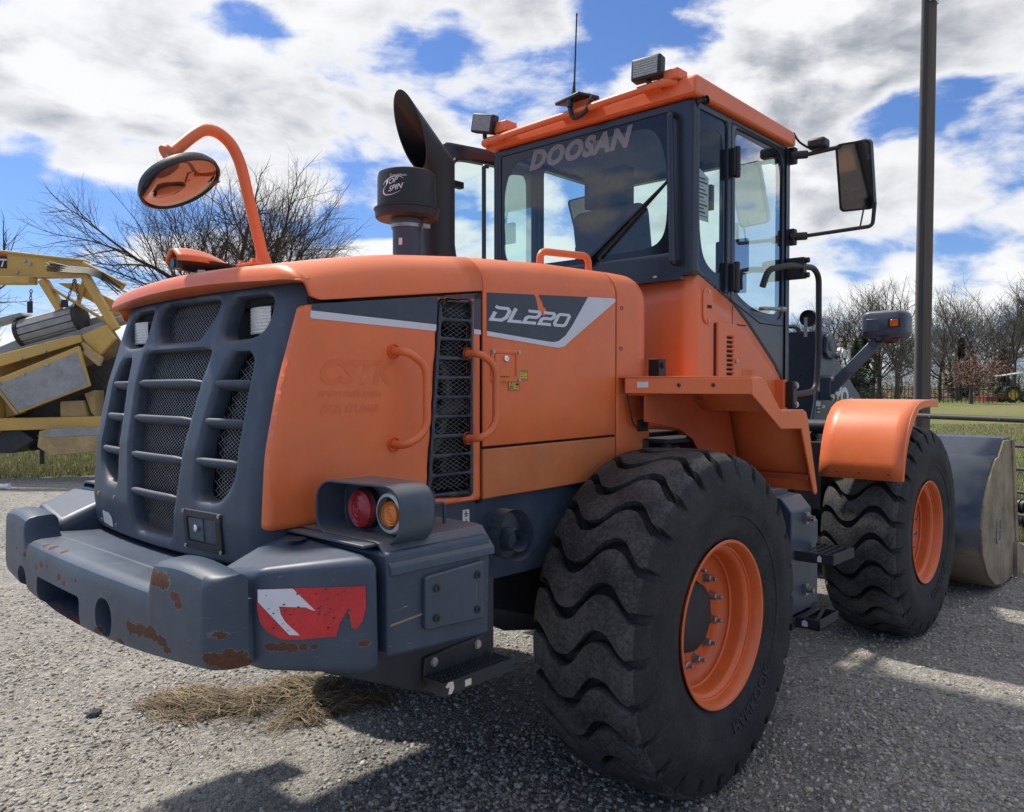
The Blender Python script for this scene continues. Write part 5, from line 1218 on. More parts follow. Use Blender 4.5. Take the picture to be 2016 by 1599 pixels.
b = B(); b.lathe([(0, .062), (.03, .064), (.035, .05), (.035, .001)], (2.80, -.395, 2.240), 'x', 24); b.build('horn', 'black', tower)
b = B(); b.box((2.785, -.40, 2.10), (2.797, -.375, 2.245)); b.build('horn_strap', 'zinc', tower)
b = B(); b.tube(fillet([(2.80, -.20, 2.12), (2.80, -.22, 2.185), (2.80, -.31, 2.185), (2.80, -.345, 2.12)], .04), .016, 8); b.build('hose', 'black', tower)
for s in (-1, 1):
    b = B(); b.prism([(2.95, 1.95), (2.97, 2.08), (3.06, 2.10), (3.16, 2.011), (3.78, 1.652), (4.15, 1.40), (4.5, .95), (4.72, .50), (4.62, .36), (4.45, .42), (4.2, .80), (3.85, 1.0), (3.1, 1.35)], 'y', s * .445, s * .37)
    arm = b.build('lift_arm', 'slate', L, bevel=.010)
    if s < 0:
        o = text('arm_lettering', 'DOOSAN', .21, 'whitesticker', arm, Matrix.Identity(4), .0, .010, 0, 1.0)
        mm = basis((3.175, -.4475, 1.705), (.865, 0, -.50), (.50, 0, .865)); o.data.transform(mm)
        b = B(); b.add([(3.03, -.4475, 1.955), (3.06, -.4475, 1.79), (3.20, -.4475, 1.835)], [tuple(range(3))]); ws = b.build('yellow_warning', 'yellow', arm, smooth=0)
        b = B(); ribbon(b, [(3.065, 1.90), (3.08, 1.84), (3.10, 1.86), (3.14, 1.825)], .014, lambda p: (p.x, -.4485, p.y), 0); b.build('warning_print', 'ink', arm, smooth=0, recalc=False)
b = B(); b.tube([(3.0, -.30, 1.25), (3.9, -.30, 1.15)], .06, 16); b.tube([(3.0, .30, 1.25), (3.9, .30, 1.15)], .06, 16); b.tube([(2.9, 0, 1.95), (3.7, 0, 1.75)], .08, 16); b.prism([(3.55, 1.2), (3.75, 1.6), (4.0, 1.45), (4.05, 1.1), (3.8, .9)], 'y', -.08, .08); b.tube([(4.0, -.44, 1.1), (4.0, .44, 1.1)], .11, 14); b.build('lift_cylinders', 'dark', L, smooth=50)
b = B(); b.prism([(2.40, 1.22), (2.42, 1.40), (2.48, 1.43), (2.54, 1.36), (2.50, 1.20), (2.44, 1.17)], 'y', -.58, -.47); b.bolt((2.49, -.58, 1.385), (0, -1, 0), .028, .02); b.build('articulation_lock', 'black', tower, bevel=.02)
# front fender
pf = [(2.205, 1.135), (2.225, 1.25), (2.255, 1.36), (2.30, 1.455), (2.355, 1.53), (2.43, 1.59), (2.52, 1.625), (2.62, 1.638), (2.75, 1.642), (2.95, 1.640)]
b = B(); rows = [[(x + (.02 * (yy + 1.24) if False else 0), yy, z) for x, z in pf] for yy in np.linspace(-1.245, -.72, 8)]
b.grid(rows); ff = b.build('front_fender', 'orange', L, solid=.010, smooth=50)
inn = [(x + .045 * min(1, (z - 1.0) * 1.0 + .25) if z < 1.62 else x, z - (.05 if z > 1.5 else .05 * max(0, (z - 1.25) / .25))) for x, z in pf]
b = B(); b.prism(pf + list(reversed(inn)), 'y', -1.252, -1.240); b.build('fender_lip', 'orange', ff, bevel=.004, smooth=50)
b = B()
for y in (-.84, -.98, -1.16): b.lathe([(0, .011), (-.003, .011), (-.003, .001)], (2.214, y, 1.165), 'x', 14)
b.build('fender_holes', 'void', ff)
b = B(); b.tube([(2.5, -.72, 1.45), (2.5, -.47, 1.45)], .05, 12); b.box((2.35, -.75, 1.05), (2.55, -.5, 1.12)); b.box((2.3, -.70, .9), (2.6, -.5, 1.35)); b.build('fender_bracket', 'dark', ff)
flip_copy(ff)
hl = empty('head_lamp'); hl.parent = L
b = B(); b.bar((2.865, -.535, 1.70), (2.955, -.865, 2.075), .075, .06, (1, 0, 0)); b.build('stalk', 'slate', hl, bevel=.008)
b = B(); b.prism([(2.83, 1.63), (2.83, 1.80), (2.88, 1.82), (2.94, 1.73), (2.94, 1.63)], 'y', -.56, -.476)
b.build('stalk_base', 'slate', hl, bevel=.008)
b = B()
for x, z in ((2.85, 1.785), (2.85, 1.65), (2.92, 1.65)): b.bolt((x, -.56, z), (0, -1, 0), .02, .018)
b.build('stalk_bolts', 'zinc', hl)
rows = []
for x, k, dz in ((2.895, .80, 0), (2.905, .92, 0), (2.93, .985, 0), (2.99, 1, 0), (3.05, 1.0, 0), (3.07, .97, 0)):
    rows.append([(x, y, z) for y, z in rrect(-.895, 2.172, .152 * k, .102 * k, .05 * k)])
b = B(); b.grid(rows, True); n = len(rows[0]); b.f += [tuple(range(n)), tuple(5 * n + i for i in range(n - 1, -1, -1))]; b.m += [0, 0]
hs_ = b.build('lamp_housing', 'slate', hl, smooth=50)
b = B(); b.lathe([(2.045, .07), (2.06, .085), (2.085, .085)], (2.97, -.90, 0), 'z', 24); b.box((2.893, -.80, 2.09), (2.91, -.765, 2.125)); b.build('lamp_collar', 'black', hl)
b = B(); b.box((2.889, -1.015, 2.150), (2.905, -.935, 2.208)); q = b.build('marker_bezel', 'black', hl)
b = B(); b.box((2.885, -1.005, 2.155), (2.890, -.952, 2.203)); q = b.build('marker_lens', paint('glowing_amber', (.55, .11, .012), .2, .15, 30), hl, bevel=.002)  # amber lens colour only, no emission
b = B(); b.box((2.8935, -.875, 2.13), (2.901, -.785, 2.215)); b.build('rear_rib', 'slate', hl, bevel=.004)
flip_copy(hl)
# articulation joint, hoses
b = B(); b.box((1.25, -.36, .62), (2.5, .36, .98)); b.tube([(1.75, 0, .45), (1.75, 0, 1.3)], .13, 16); b.tube(fillet([(1.3, -.3, 1.2), (1.7, -.45, 1.05), (2.1, -.3, 1.25), (2.5, -.35, 1.3)], .2), .03, 8); b.tube(fillet([(1.3, -.2, 1.3), (1.8, -.35, 1.2), (2.5, -.25, 1.4)], .2), .03, 8); b.tube(fillet([(1.35, -.4, 1.1), (1.9, -.55, .95), (2.4, -.4, 1.1)], .2), .025, 8); b.build('articulation_joint', 'dark', L, bevel=.01)
# ---- bucket ------------------------------------------------------------------------
def bucket_mat():
    m, t, b = newmat('worn_bucket_steel'); o = obco(t); sp = t.node('ShaderNodeSeparateXYZ', i_0=o)
    n = t.noise(o, 4, 6, .65); n2 = t.noise(t.vm('MULTIPLY', o, (3, 3, 30)), 1.5, 5, .65, .6)
    pa = t.mix(n, (.030, .040, .058), (.065, .080, .105)); we = t.mix(n2, (.13, .088, .056), (.27, .21, .15))
    edge = t.math('ADD', t.sstep(sp.outputs[2], .62, .20), t.math('MULTIPLY', t.math('SUBTRACT', n, .5), 1.2))
    f = t.sstep(edge, .35, .75); c = t.mix(t.math('MULTIPLY', f, .85), pa, we); c = t.mix(t.math('MULTIPLY', t.sstep(n2, .62, .75), .4), c, (.16, .165, .17))
    t.put(b.inputs['Base Color'], c); t.put(b.inputs['Roughness'], t.math('ADD', .22, t.math('MULTIPLY', f, .35))); b.inputs['Metallic'].default_value = .25
    return m
MAT['bucket'] = bucket_mat(); MAT['bucket_side'] = paint('scraped_side_plate', (.25, .20, .15), .5, .5, 4, .3, 40, metal=.2, dust=.6, dustcol=(.32, .26, .19), streak=.45, scratch=.5)
bp_ = [(5.16, 1.27), (4.80, 1.268), (4.62, 1.135), (4.50, 1.125), (4.30, .98), (4.15, .80), (4.06, .60), (4.10, .40), (4.28, .20), (4.55, .075), (4.80, .035), (5.35, .03)]
b = B(); b.grid([[(x, y, z) for x, z in bp_] for y in np.linspace(-1.27, 1.27, 6)]); bk_ = b.build('bucket', 'bucket', L, solid=.02, smooth=38)
sidep = [(4.80, 1.27), (5.10, 1.262), (5.18, .9), (5.34, .31), (5.30, .03), (4.80, .03), (4.55, .07), (4.28, .195), (4.10, .395), (4.055, .60), (4.15, .80), (4.30, .98), (4.50, 1.125), (4.62, 1.14)]
for s in (-1, 1):
    b = B(); b.prism(sidep, 'y', s * 1.292, s * 1.265); sp_ = b.build('side_plate', 'bucket_side', bk_, bevel=.006)
    b = B(); b.prism([(5.07, 1.268), (5.17, 1.262), (5.25, .9), (5.40, .33), (5.30, .33), (5.16, .9)], 'y', s * 1.305, s * 1.265); b.prism([(5.24, .34), (5.56, .26), (5.60, .02), (5.24, .02)], 'y', s * 1.325, s * 1.29); b.build('side_cutter', 'bucket_side', bk_, bevel=.006)
b = B(); o2 = rrect(0, 0, .075, .105, .035); i2 = rrect(0, 0, .055, .085, .025)
b.grid([[(4.62 + y, -1.296, .52 + z) for y, z in o2], [(4.62 + y, -1.302, .52 + z) for y, z in o2], [(4.62 + y, -1.302, .52 + z) for y, z in i2], [(4.62 + y, -1.296, .52 + z) for y, z in i2]], True); b.box((4.57, -1.300, .51), (4.67, -1.294, .53)); b.build('maker_plate', 'steel', bk_, bevel=.002)
b = B(); b.add([(4.802, -1.262, 1.2705), (4.802, 1.262, 1.2705), (4.622, 1.262, 1.1375), (4.622, -1.262, 1.1375)], [(0, 1, 2, 3)]); b.build('worn_top_band', paint('polished_bucket_back', (.36, .385, .42), .34, .25, 5, .1, 30, metal=.3, dust=.3, streak=.4), bk_, solid=-.003)  # bare-ish steel band, lightened so the colour also carries sky reflection
for k in range(7):
    b = B(); y = -1.15 + k * 2.3 / 6; b.prism([(5.2, .07), (5.35, .08), (5.62, .03), (5.2, .02)], 'y', y - .05, y + .05); b.build('tooth', 'steel', bk_, bevel=.008)
# ================================================================== THE YARD
fwd2 = np.array([.7361, .6769]); rgt2 = np.array([.6769, -.7361]); C0 = np.array([-3.075, -2.806])
def dl(d, l):      # depth ahead of the photographer's spot and metres to the right of it -> ground x, y
    p = C0 + fwd2 * d + rgt2 * l; return float(p[0]), float(p[1])
def hz(x, y):      # the meadow climbs gently away from the yard
    s = max(0.0, (x - C0[0]) * fwd2[0] + (y - C0[1]) * fwd2[1] - 16); return .0085 * s if s < 150 else 1.275 + .002 * (s - 150)
# meadow sheet out to the horizon
def meadow_mat():
    m, t, b = newmat('meadow_turf'); o = obco(t)
    n1 = t.noise(o, .16, 5, .6); n2 = t.noise(o, 1.6, 6, .7); n3 = t.noise(t.vm('MULTIPLY', o, (1, 1, 0)), 22, 5, .7); n4 = t.noise(o, .05, 4, .6)
    g = t.mix(n3, (.075, .10, .028), (.21, .24, .085)); d = t.mix(n3, (.13, .105, .050), (.30, .255, .14))
    f = t.sstep(t.math('ADD', t.math('MULTIPLY', n1, .6), t.math('MULTIPLY', n2, .5)), .46, .66)
    c = t.mix(t.math('MULTIPLY', f, .75), g, d)
    c = t.mix(t.math('MULTIPLY', t.sstep(n4, .5, .7), .35), c, (.09, .085, .05))
    t.put(b.inputs['Base Color'], c); b.inputs['Roughness'].default_value = .95; b.inputs['Specular IOR Level'].default_value = .1
    bp = t.node('ShaderNodeBump', i_Strength=.9, i_Distance=.05); t.put(bp.inputs['Height'], t.math('ADD', n3, n2)); t.l.new(bp.outputs[0], b.inputs['Normal']); return m
MAT['meadow'] = meadow_mat()
gx = np.concatenate([-np.geomspace(600, 20, 14), np.linspace(-18, 60, 40), np.geomspace(64, 900, 16)])
b = B(); b.grid([[(x, y, hz(x, y) - .02) for y in gx] for x in gx]); tag(b.build('ground', 'meadow', None, smooth=60), kind='structure')
# gravel yard
def gravel_mat():
    m, t, b = newmat('limestone_gravel'); o = obco(t)
    o2 = t.vm('ADD', o, t.vm('MULTIPLY', t.node('ShaderNodeTexNoise', i_Scale=9.0, i_Detail=3.0).outputs['Color'], (.05, .05, 0)))
    nb = t.noise(o, .55, 6, .6); nm = t.noise(o, 3.2, 6, .65); nf = t.noise(o, 60, 4, .7)
    H = None; C_ = None
    for sc, w in ((38, .5), (80, .34), (165, .2)):
        n = t.n.new('ShaderNodeTexVoronoi'); n.inputs['Scale'].default_value = sc; n.inputs['Randomness'].default_value = 1; t.put(n.inputs['Vector'], o)
        e = t.math('SUBTRACT', 1.0, t.math('MULTIPLY', n.outputs['Distance'], 1.15)); k = t.node('ShaderNodeSeparateColor', i_0=n.outputs['Color'])
        e = t.math('MULTIPLY', e, t.math('ADD', .35, t.math('MULTIPLY', k.outputs[0], .85)))
        e = t.math('MULTIPLY', e, w); H = e if H is None else t.math('ADD', H, e)
        cc_ = t.math('MULTIPLY', k.outputs[1], w); C_ = cc_ if C_ is None else t.math('ADD', C_, cc_)
    c = t.mix(C_, (.10, .095, .088), (.56, .53, .48)); dust = t.mix(nm, (.33, .305, .265), (.47, .44, .39))
    f = t.sstep(t.math('ADD', t.math('MULTIPLY', nb, .55), t.math('MULTIPLY', nm, .5)), .44, .66)
    c = t.mix(t.math('MULTIPLY', f, .50), c, dust)
    # darker, less rough patch beside and under the machine
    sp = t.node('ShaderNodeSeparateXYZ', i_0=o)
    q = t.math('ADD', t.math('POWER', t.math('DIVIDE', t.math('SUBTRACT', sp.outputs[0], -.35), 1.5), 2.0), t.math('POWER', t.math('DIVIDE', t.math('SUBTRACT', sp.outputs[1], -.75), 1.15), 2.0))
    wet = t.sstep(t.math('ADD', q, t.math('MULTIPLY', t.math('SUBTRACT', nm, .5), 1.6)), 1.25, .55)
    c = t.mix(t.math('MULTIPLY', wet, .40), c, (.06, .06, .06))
    c = t.mix(t.math('MULTIPLY', t.math('SUBTRACT', nf, .3), .35), c, (.10, .10, .10))
    t.put(b.inputs['Base Color'], c); t.put(b.inputs['Roughness'], t.math('SUBTRACT', .92, t.math('MULTIPLY', wet, .25))); b.inputs['Specular IOR Level'].default_value = .3
    bp = t.node('ShaderNodeBump', i_Strength=1.0, i_Distance=.040)
    t.put(bp.inputs['Height'], t.math('MULTIPLY', t.math('ADD', t.math('ADD', H, t.math('MULTIPLY', nm, .8)), t.math('MULTIPLY', nf, .12)), t.math('SUBTRACT', 1.0, t.math('MULTIPLY', f, .35))))
    t.l.new(bp.outputs[0], b.inputs['Normal']); return m
MAT['gravel'] = gravel_mat()
edge_pts = [(40, -60), (7.6, -14), (7.15, -2), (7.3, -.4), (7.75, 1.5), (8.4, 5), (6.5, 9.5), (3.2, 13.6), (-1, 16.2), (-10, 19), (-60, 30), (-60, -60)]
def dense(poly, step=.6):
    out = []
    for (x0, y0), (x1, y1) in zip(poly, poly[1:] + poly[:1]):
        n = max(1, min(40, int(math.hypot(x1 - x0, y1 - y0) / step)))
        for i in range(n):
            j = .16 if 1 < math.hypot(x0, y0) < 40 else 0; out.append((x0 + (x1 - x0) * i / n + random.uniform(-j, j), y0 + (y1 - y0) * i / n + random.uniform(-j, j)))
    return out
b = B(); dp = dense(edge_pts); b.add([(x, y, 0) for x, y in dp], [tuple(range(len(dp)))])
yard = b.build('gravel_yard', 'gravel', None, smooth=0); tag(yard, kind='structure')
def in_poly(x, y, P):
    r = False
    for (x0, y0), (x1, y1) in zip(P, P[1:] + P[:1]):
        if (y0 > y) != (y1 > y) and x < (x1 - x0) * (y - y0) / (y1 - y0) + x0: r = not r
    return r
# loose stones lying on it, real ones: denser and bigger where the photo shows coarse stone
ico = bmesh.new(); bmesh.ops.create_icosphere(ico, subdivisions=1, radius=1); IV = np.array([v.co[:] for v in ico.verts]); IF = [tuple(v.index for v in f.verts) for f in ico.faces]; ico.free()
def stones(name, N, zone, smin, smax, mat, seed):
    rg = np.random.RandomState(seed); V = []; F = []; MI = []; k = 0
    while k < N:
        d = zone[0][0] * (zone[0][1] / zone[0][0]) ** rg.rand(); l = rg.uniform(zone[1], zone[2]) * d; x, y = dl(d, l)
        if not in_poly(x, y, edge_pts): continue
        dens_ = .5 + .5 * math.sin(x * 2.1 + 1.3 * math.sin(y * 1.7)) * math.sin(y * 2.6 + .8 * math.sin(x * 2.9))
        if len(zone) > 3 and ((x - zone[3][0]) / zone[3][2]) ** 2 + ((y - zone[3][1]) / zone[3][3]) ** 2 > rg.uniform(.3, 1.2): continue
        if rg.rand() > .10 + 1.1 * dens_ ** 1.6: continue
        s = smin + (smax - smin) * rg.rand() ** 3.0
        A = rg.normal(size=(3, 3)); Q, _ = np.linalg.qr(A); sc = np.array([1, rg.uniform(.55, 1), rg.uniform(.35, .75)])
        P = (IV * (1 + rg.uniform(-.34, .30, (len(IV), 1))) * sc) @ Q.T * s; P[:, 2] *= .8
        b0 = len(V) * 12; V.append(P + (x, y, s * .10)); F.append(np.array(IF) + len(F) * 12); MI += [rg.randint(len(mat))] * 20; k += 1
    V = np.concatenate(V); F = np.concatenate(F)
    me = bpy.data.meshes.new(name); me.vertices.add(len(V)); me.vertices.foreach_set('co', V.ravel()); me.loops.add(len(F) * 3); me.loops.foreach_set('vertex_index', F.ravel())
    me.polygons.add(len(F)); me.polygons.foreach_set('loop_start', np.arange(len(F)) * 3); me.polygons.foreach_set('material_index', MI)
    for q in mat: me.materials.append(MAT[q])
    me.update(calc_edges=True); me.validate(); return link(bpy.data.objects.new(name, me))
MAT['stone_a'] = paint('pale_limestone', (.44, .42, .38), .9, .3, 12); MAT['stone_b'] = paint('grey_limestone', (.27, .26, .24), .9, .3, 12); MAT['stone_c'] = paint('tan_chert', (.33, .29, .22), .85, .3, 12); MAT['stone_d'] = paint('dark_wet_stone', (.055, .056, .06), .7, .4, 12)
tag(stones('loose_gravel', 52000, ((2.7, 13), -.68, .68), .004, .019, ['stone_a', 'stone_b', 'stone_a', 'stone_c', 'stone_b'], 3), kind='stuff')
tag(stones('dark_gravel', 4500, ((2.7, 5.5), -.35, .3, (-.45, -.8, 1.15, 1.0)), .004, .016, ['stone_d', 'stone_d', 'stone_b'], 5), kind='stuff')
# tufts of grass along the yard's edge and over the near meadow
MAT['blade'] = paint('grass_blade', (.105, .135, .040), .8, .45, 1.3); MAT['blade_dry'] = paint('dry_grass_blade', (.29, .25, .135), .85, .35, 2)
def blades(name, N, fn, hmin, hmax, w, mats, seed):
    rg = np.random.RandomState(seed); V = []; MI = []; k = 0
    while k < N:
        p = fn(rg)
        if p is None: continue
        x, y = p; h = rg.uniform(hmin, hmax); a = rg.uniform(0, 6.283); ln = rg.uniform(.1, .8) * h; z = hz(x, y) - .025; ww = w * rg.uniform(.6, 1.3)
        ca, sa = math.cos(a), math.sin(a); bx, by = rg.uniform(-1, 1, 2) * ln
        V += [(x - ca * ww, y - sa * ww, z), (x + ca * ww, y + sa * ww, z), (x + bx, y + by, z + h)]; MI.append(rg.randint(len(mats))); k += 1
    V = np.array(V); me = bpy.data.meshes.new(name); n = len(V); me.vertices.add(n); me.vertices.foreach_set('co', V.ravel()); me.loops.add(n); me.loops.foreach_set('vertex_index', np.arange(n))
    me.polygons.add(n // 3); me.polygons.foreach_set('loop_start', np.arange(n // 3) * 3); me.polygons.foreach_set('material_index', MI)
    for q in mats: me.materials.append(MAT[q])
    me.update(calc_edges=True); return link(bpy.data.objects.new(name, me))
def zoneR(rg):
    d = 8.5 + 26 * rg.rand() ** 1.5; l = d * rg.uniform(.46, .72); x, y = dl(d, l)
    return None if in_poly(x, y, edge_pts) else (x, y)
def zoneL(rg):
    d = 13.5 + 22 * rg.rand() ** 1.4; l = d * rg.uniform(-.70, -.44); x, y = dl(d, l)
    return None if in_poly(x, y, edge_pts) else (x, y)
tag(blades('field_grass', 52000, zoneR, .03, .12, .006, ['blade', 'blade', 'blade_dry'], 1), kind='stuff')
tag(blades('yard_edge_grass', 42000, zoneL, .04, .15, .007, ['blade', 'blade_dry', 'blade_dry'], 2), kind='stuff')
# straw heap behind the counterweight, in three drifts
def straw(n, seed):
    """clumps of flattened dead grass: each a bundle of stalks lying its own way, mixed with soil"""
    rg = random.Random(seed); b = B(); ca, sa = math.cos(R(-42)), math.sin(R(-42))
    for _ in range(n):
        a = rg.uniform(0, 6.283); r = rg.random() ** .55; x = .66 * r * math.cos(a); y = .25 * r * math.sin(a) * (1 + .5 * math.sin(x * 9)); cx_, cy_ = -.80 + x * ca - y * sa, 1.08 + x * sa + y * ca
        base = rg.gauss(R(-42), .55); hh = .034 * (1 - r * r) ** .6 * rg.uniform(.1, 1.1)
        for _ in range(rg.randint(8, 26)):
            X, Y = cx_ + rg.gauss(0, .035), cy_ + rg.gauss(0, .03); d = base + rg.gauss(0, .35); L_ = rg.uniform(.06, .24); dx, dy = math.cos(d) * L_ / 2, math.sin(d) * L_ / 2; w = rg.uniform(.0011, .0030); nx, ny = -math.sin(d) * w, math.cos(d) * w
            z0 = max(.002, hh + rg.uniform(-.03, .02)); z1 = max(.002, hh + rg.uniform(-.05, .04)); zm = max(z0, z1) + rg.uniform(0, .015); k = rg.uniform(-.012, .012); b.mi = 0 if rg.random() < .6 else 1
            b.grid([[(X - dx - nx, Y - dy - ny, z0), (X - dx + nx, Y - dy + ny, z0 + .001)], [(X - nx + k, Y - ny, zm), (X + nx + k, Y + ny, zm + .001)], [(X + dx - nx, Y + dy - ny, z1), (X + dx + nx, Y + dy + ny, z1 + .001)]])
    for _ in range(600):
        X, Y = -.9 + rg.gauss(0, .45), 1.12 + rg.gauss(0, .26); d = rg.uniform(0, 6.283); L_ = rg.uniform(.04, .16); dx, dy = math.cos(d) * L_ / 2, math.sin(d) * L_ / 2; nx, ny = -math.sin(d) * .0013, math.cos(d) * .0013
        b.grid([[(X - dx - nx, Y - dy - ny, .006), (X - dx + nx, Y - dy + ny, .006)], [(X - nx, Y - ny, .016), (X + nx, Y + ny, .016)], [(X + dx - nx, Y + dy - ny, .006), (X + dx + nx, Y + dy + ny, .006)]])
    return b
MAT['straw2'] = paint('dark_rotten_straw', (.085, .062, .038), .9, .5, 9)
b = straw(135, 4)
st_ = b.build('straw_heap', ['straw', 'straw2'], None, smooth=0, recalc=False); tag(st_, 'flattened heap of dry tan straw on the gravel under the bumper', 'straw heap')
for nm, (x, y), s, lab in (('dirt_clod', (-1.51, 1.61), .035, 'small dark clod lying on the bright gravel left of the straw'), ('dirt_clod', (-.35, 1.62), .032, 'small dark clod on the gravel just behind the straw heap')):
    P = IV * s * (1 + np.random.uniform(-.25, .25, (12, 1))) * (1.2, .9, .7) + (x, y, s * .45); o = B().add([tuple(p) for p in P], IF).build(nm, 'grime', None, smooth=0); tag(o, lab, 'clod', 'dark clods by the straw')
for k, (px_, lab) in enumerate((((1.05, 12.62), 'white plastic pipe on the gravel, farther of the two at the left edge'), ((.72, 12.05), 'white plastic pipe on the gravel, nearer of the two at the left edge'))):
    b = B(); x, y = px_; b.tube([(x, y, .05), (x - .677 * 1.6 + .1, y + .736 * 1.6, .05)], .045, 12); b.tube([(x, y, .05), (x + .03, y - .035, .05)], .055, 12); tag(b.build('white_pipe', flat('white_pvc_%s' % 'ab'[k], (.70, .70, .70), .4), None, smooth=50), lab, 'pipe', 'white pipes on the ground')

# ---- pipe fence, corrugated pipe, utility pole -------------------------------------
fence = empty('pipe_fence', (7.01, -1.0, 0), 0, 'dark metal pipe rail fence along the meadow behind the bucket', 'fence')
fd_ = np.array([.43, .90]) / np.hypot(.43, .90)
def fp(s, z, off=0): return (fd_[0] * s + fd_[1] * off, fd_[1] * s - fd_[0] * off, z)
MAT['pipe'] = paint('rusty_black_pipe', (.030, .025, .025), .6, .3, 6, .1, 50, dust=.3, dustcol=(.10, .06, .04))
for z, r in ((1.375, .033), (1.09, .020), (.84, .020), (.59, .020), (.34, .020)):
    b = B(); b.tube([fp(-9, z), fp(7.5, z)], r, 12); b.build('rail', 'pipe', fence, smooth=60)
for s in (-8.5, -5.6, -2.7, 2.0, 4.6, 7.3):
    b = B(); b.tube([fp(s, 0, .02), fp(s, 1.36, .02)], .036, 12); b.build('fence_post', 'pipe', fence, smooth=60)
for s in np.arange(-7, 6, .9):
    b = B(); b.bolt(fp(s, 1.375, -.033), (-fd_[1], fd_[0], 0), .008, .008); b.build('rail_bolt', 'steel', fence)
for k, (s, z) in enumerate(((-.2, .10), (-.2, .26))):
    b = B(); prof_ = []
    for i in range(60): prof_ += [(i * .06, .095), (i * .06 + .025, .095), (i * .06 + .03, .080), (i * .06 + .055, .080)]
    b.lathe(prof_, (0, 0, 0), 'x', 16); M = Matrix.Translation((6.85 + .05 * k, -1.55 - 2.4, z + .005)) @ Matrix.Rotation(math.atan2(fd_[1], fd_[0]), 4, 'Z'); b.xf(M)
    tag(b.build('corrugated_pipe', 'black', None, smooth=30), ('black corrugated drain pipe on the ground under the pipe fence', 'black corrugated drain pipe stacked on another under the pipe fence')[k], 'drain pipe', 'corrugated pipes by the fence')
x, y = dl(13.0, 6.67)
def wood():
    m, t, b = newmat('weathered_pole_wood'); o = obco(t); g = t.noise(t.vm('MULTIPLY', o, (30, 30, .9)), 1.0, 6, .65, .3); n = t.noise(o, 2.2, 4)
    c = t.mix(g, (.040, .032, .026), (.19, .155, .13)); c = t.mix(t.math('MULTIPLY', n, .4), c, (.10, .09, .085)); t.put(b.inputs['Base Color'], c); b.inputs['Roughness'].default_value = .9
    bp = t.node('ShaderNodeBump', i_Strength=.7, i_Distance=.01); t.put(bp.inputs['Height'], g); t.l.new(bp.outputs[0], b.inputs['Normal']); return m
MAT['wood'] = wood(); pole = empty('utility_pole', (x, y, 0), 0, 'tall weathered wooden utility pole with a grey conduit beyond the front fender', 'utility pole')
b = B(); b.tube([(0, 0, -.3), (.02, -.02, 4), (.05, -.05, 9.5)], [.128, .122, .108], 20); b.build('pole', 'wood', pole, smooth=60)
b = B(); q = np.array([-fwd2[0] * .6 - rgt2[0] * .8, -fwd2[1] * .6 - rgt2[1] * .8]) * .125
b.tube([(q[0], q[1], 0), (q[0] + .02, q[1] - .02, 4), (q[0] + .045, q[1] - .045, 9)], .044, 10); b.build('conduit', paint('grey_conduit', (.036, .036, .040), .6, .2, 4), pole, smooth=60)
b = B(); b.box((-.10, -.16, 7.9), (.12, -.08, 8.25)); b.box((-.05, -.17, 8.3), (.2, -.1, 8.36)); b.build('pole_bracket', 'zinc', pole)

# ---- trees ------------------------------------------------------------------------
def bark(name, a, c):
    m, t, b = newmat(name); o = obco(t); n = t.noise(t.vm('MULTIPLY', o, (6, 6, 1.5)), 1.5, 5, .65); t.put(b.inputs['Base Color'], t.mix(n, a, c)); b.inputs['Roughness'].default_value = .95; b.inputs['Specular IOR Level'].default_value = .15; return m
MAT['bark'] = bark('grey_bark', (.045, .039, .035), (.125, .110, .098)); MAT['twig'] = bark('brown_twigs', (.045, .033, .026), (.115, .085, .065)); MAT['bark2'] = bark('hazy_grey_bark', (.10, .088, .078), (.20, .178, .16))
def tree_mesh(seed, height, spread, levels, trunk_r, kids=(3, 4), fork=.28, lean=0.0, up=.25, thin=.004, ang=(22, 52), shrink=(.62, .80), droop=0.0):
    rg = random.Random(seed); TB = B(); CB = B(); tips = []
    def limb(p, d, L_, r, lev):
        n = 4 if lev < 2 else 3; pts = [p]; rr = [r]; q = p.copy(); dd = d.copy()
        for i in range(n):
            wob = Vector((rg.gauss(0, 1), rg.gauss(0, 1), rg.gauss(0, .6))) * (.05 if lev == 0 else .14)
            dd = (dd + wob + Vector((0, 0, (up if lev else .05) * .25 - droop * max(0, lev - 1) * .08))).normalized(); q = q + dd * (L_ / n); pts.append(q.copy()); rr.append(max(thin * .5, r * (1 - .42 * (i + 1) / n) if lev < levels else r * (1 - .75 * (i + 1) / n)))
        (TB if lev == 0 else CB).tube(pts, rr, (8, 6, 5, 4, 3, 3, 3)[min(lev, 6)], lev == 0)
        tips.append((q.copy(), lev))
        if lev >= levels: return
        k = rg.randint(*kids) + (1 if lev == 0 else 0)
        for j in range(k):
            s = fork + (1 - fork) * (j + rg.random() * .6) / k if lev else .55 + .45 * (j + rg.random()) / k
            s = min(s, 1.0); i = min(n - 1, int(s * n)); f_ = s * n - i; base = pts[i].lerp(pts[i + 1], f_); rb = (rr[i] + (rr[i + 1] - rr[i]) * f_)
            a = R(rg.uniform(*ang)) * (1 if lev else 1.05); az_ = rg.uniform(0, 6.283) + j * 2.4
            t_ = (pts[i + 1] - pts[i]).normalized(); u = t_.cross(Vector((.3, .2, 1))).normalized(); w = t_.cross(u)
            nd = t_ * math.cos(a) + (u * math.cos(az_) + w * math.sin(az_)) * math.sin(a); nd.z += up * .35; nd.x *= spread; nd.y *= spread; nd.normalize()
            limb(base, nd, L_ * rg.uniform(*shrink), max(thin, rb * rg.uniform(.50, .70)), lev + 1)
        # the leader carries on
        limb(q, dd, L_ * rg.uniform(.62, .78), max(thin, rr[-1]), lev + 1)
    limb(Vector((0, 0, -.1)), Vector((lean, 0, 1)).normalized(), height * .30, trunk_r, 0)
    return TB, CB, tips
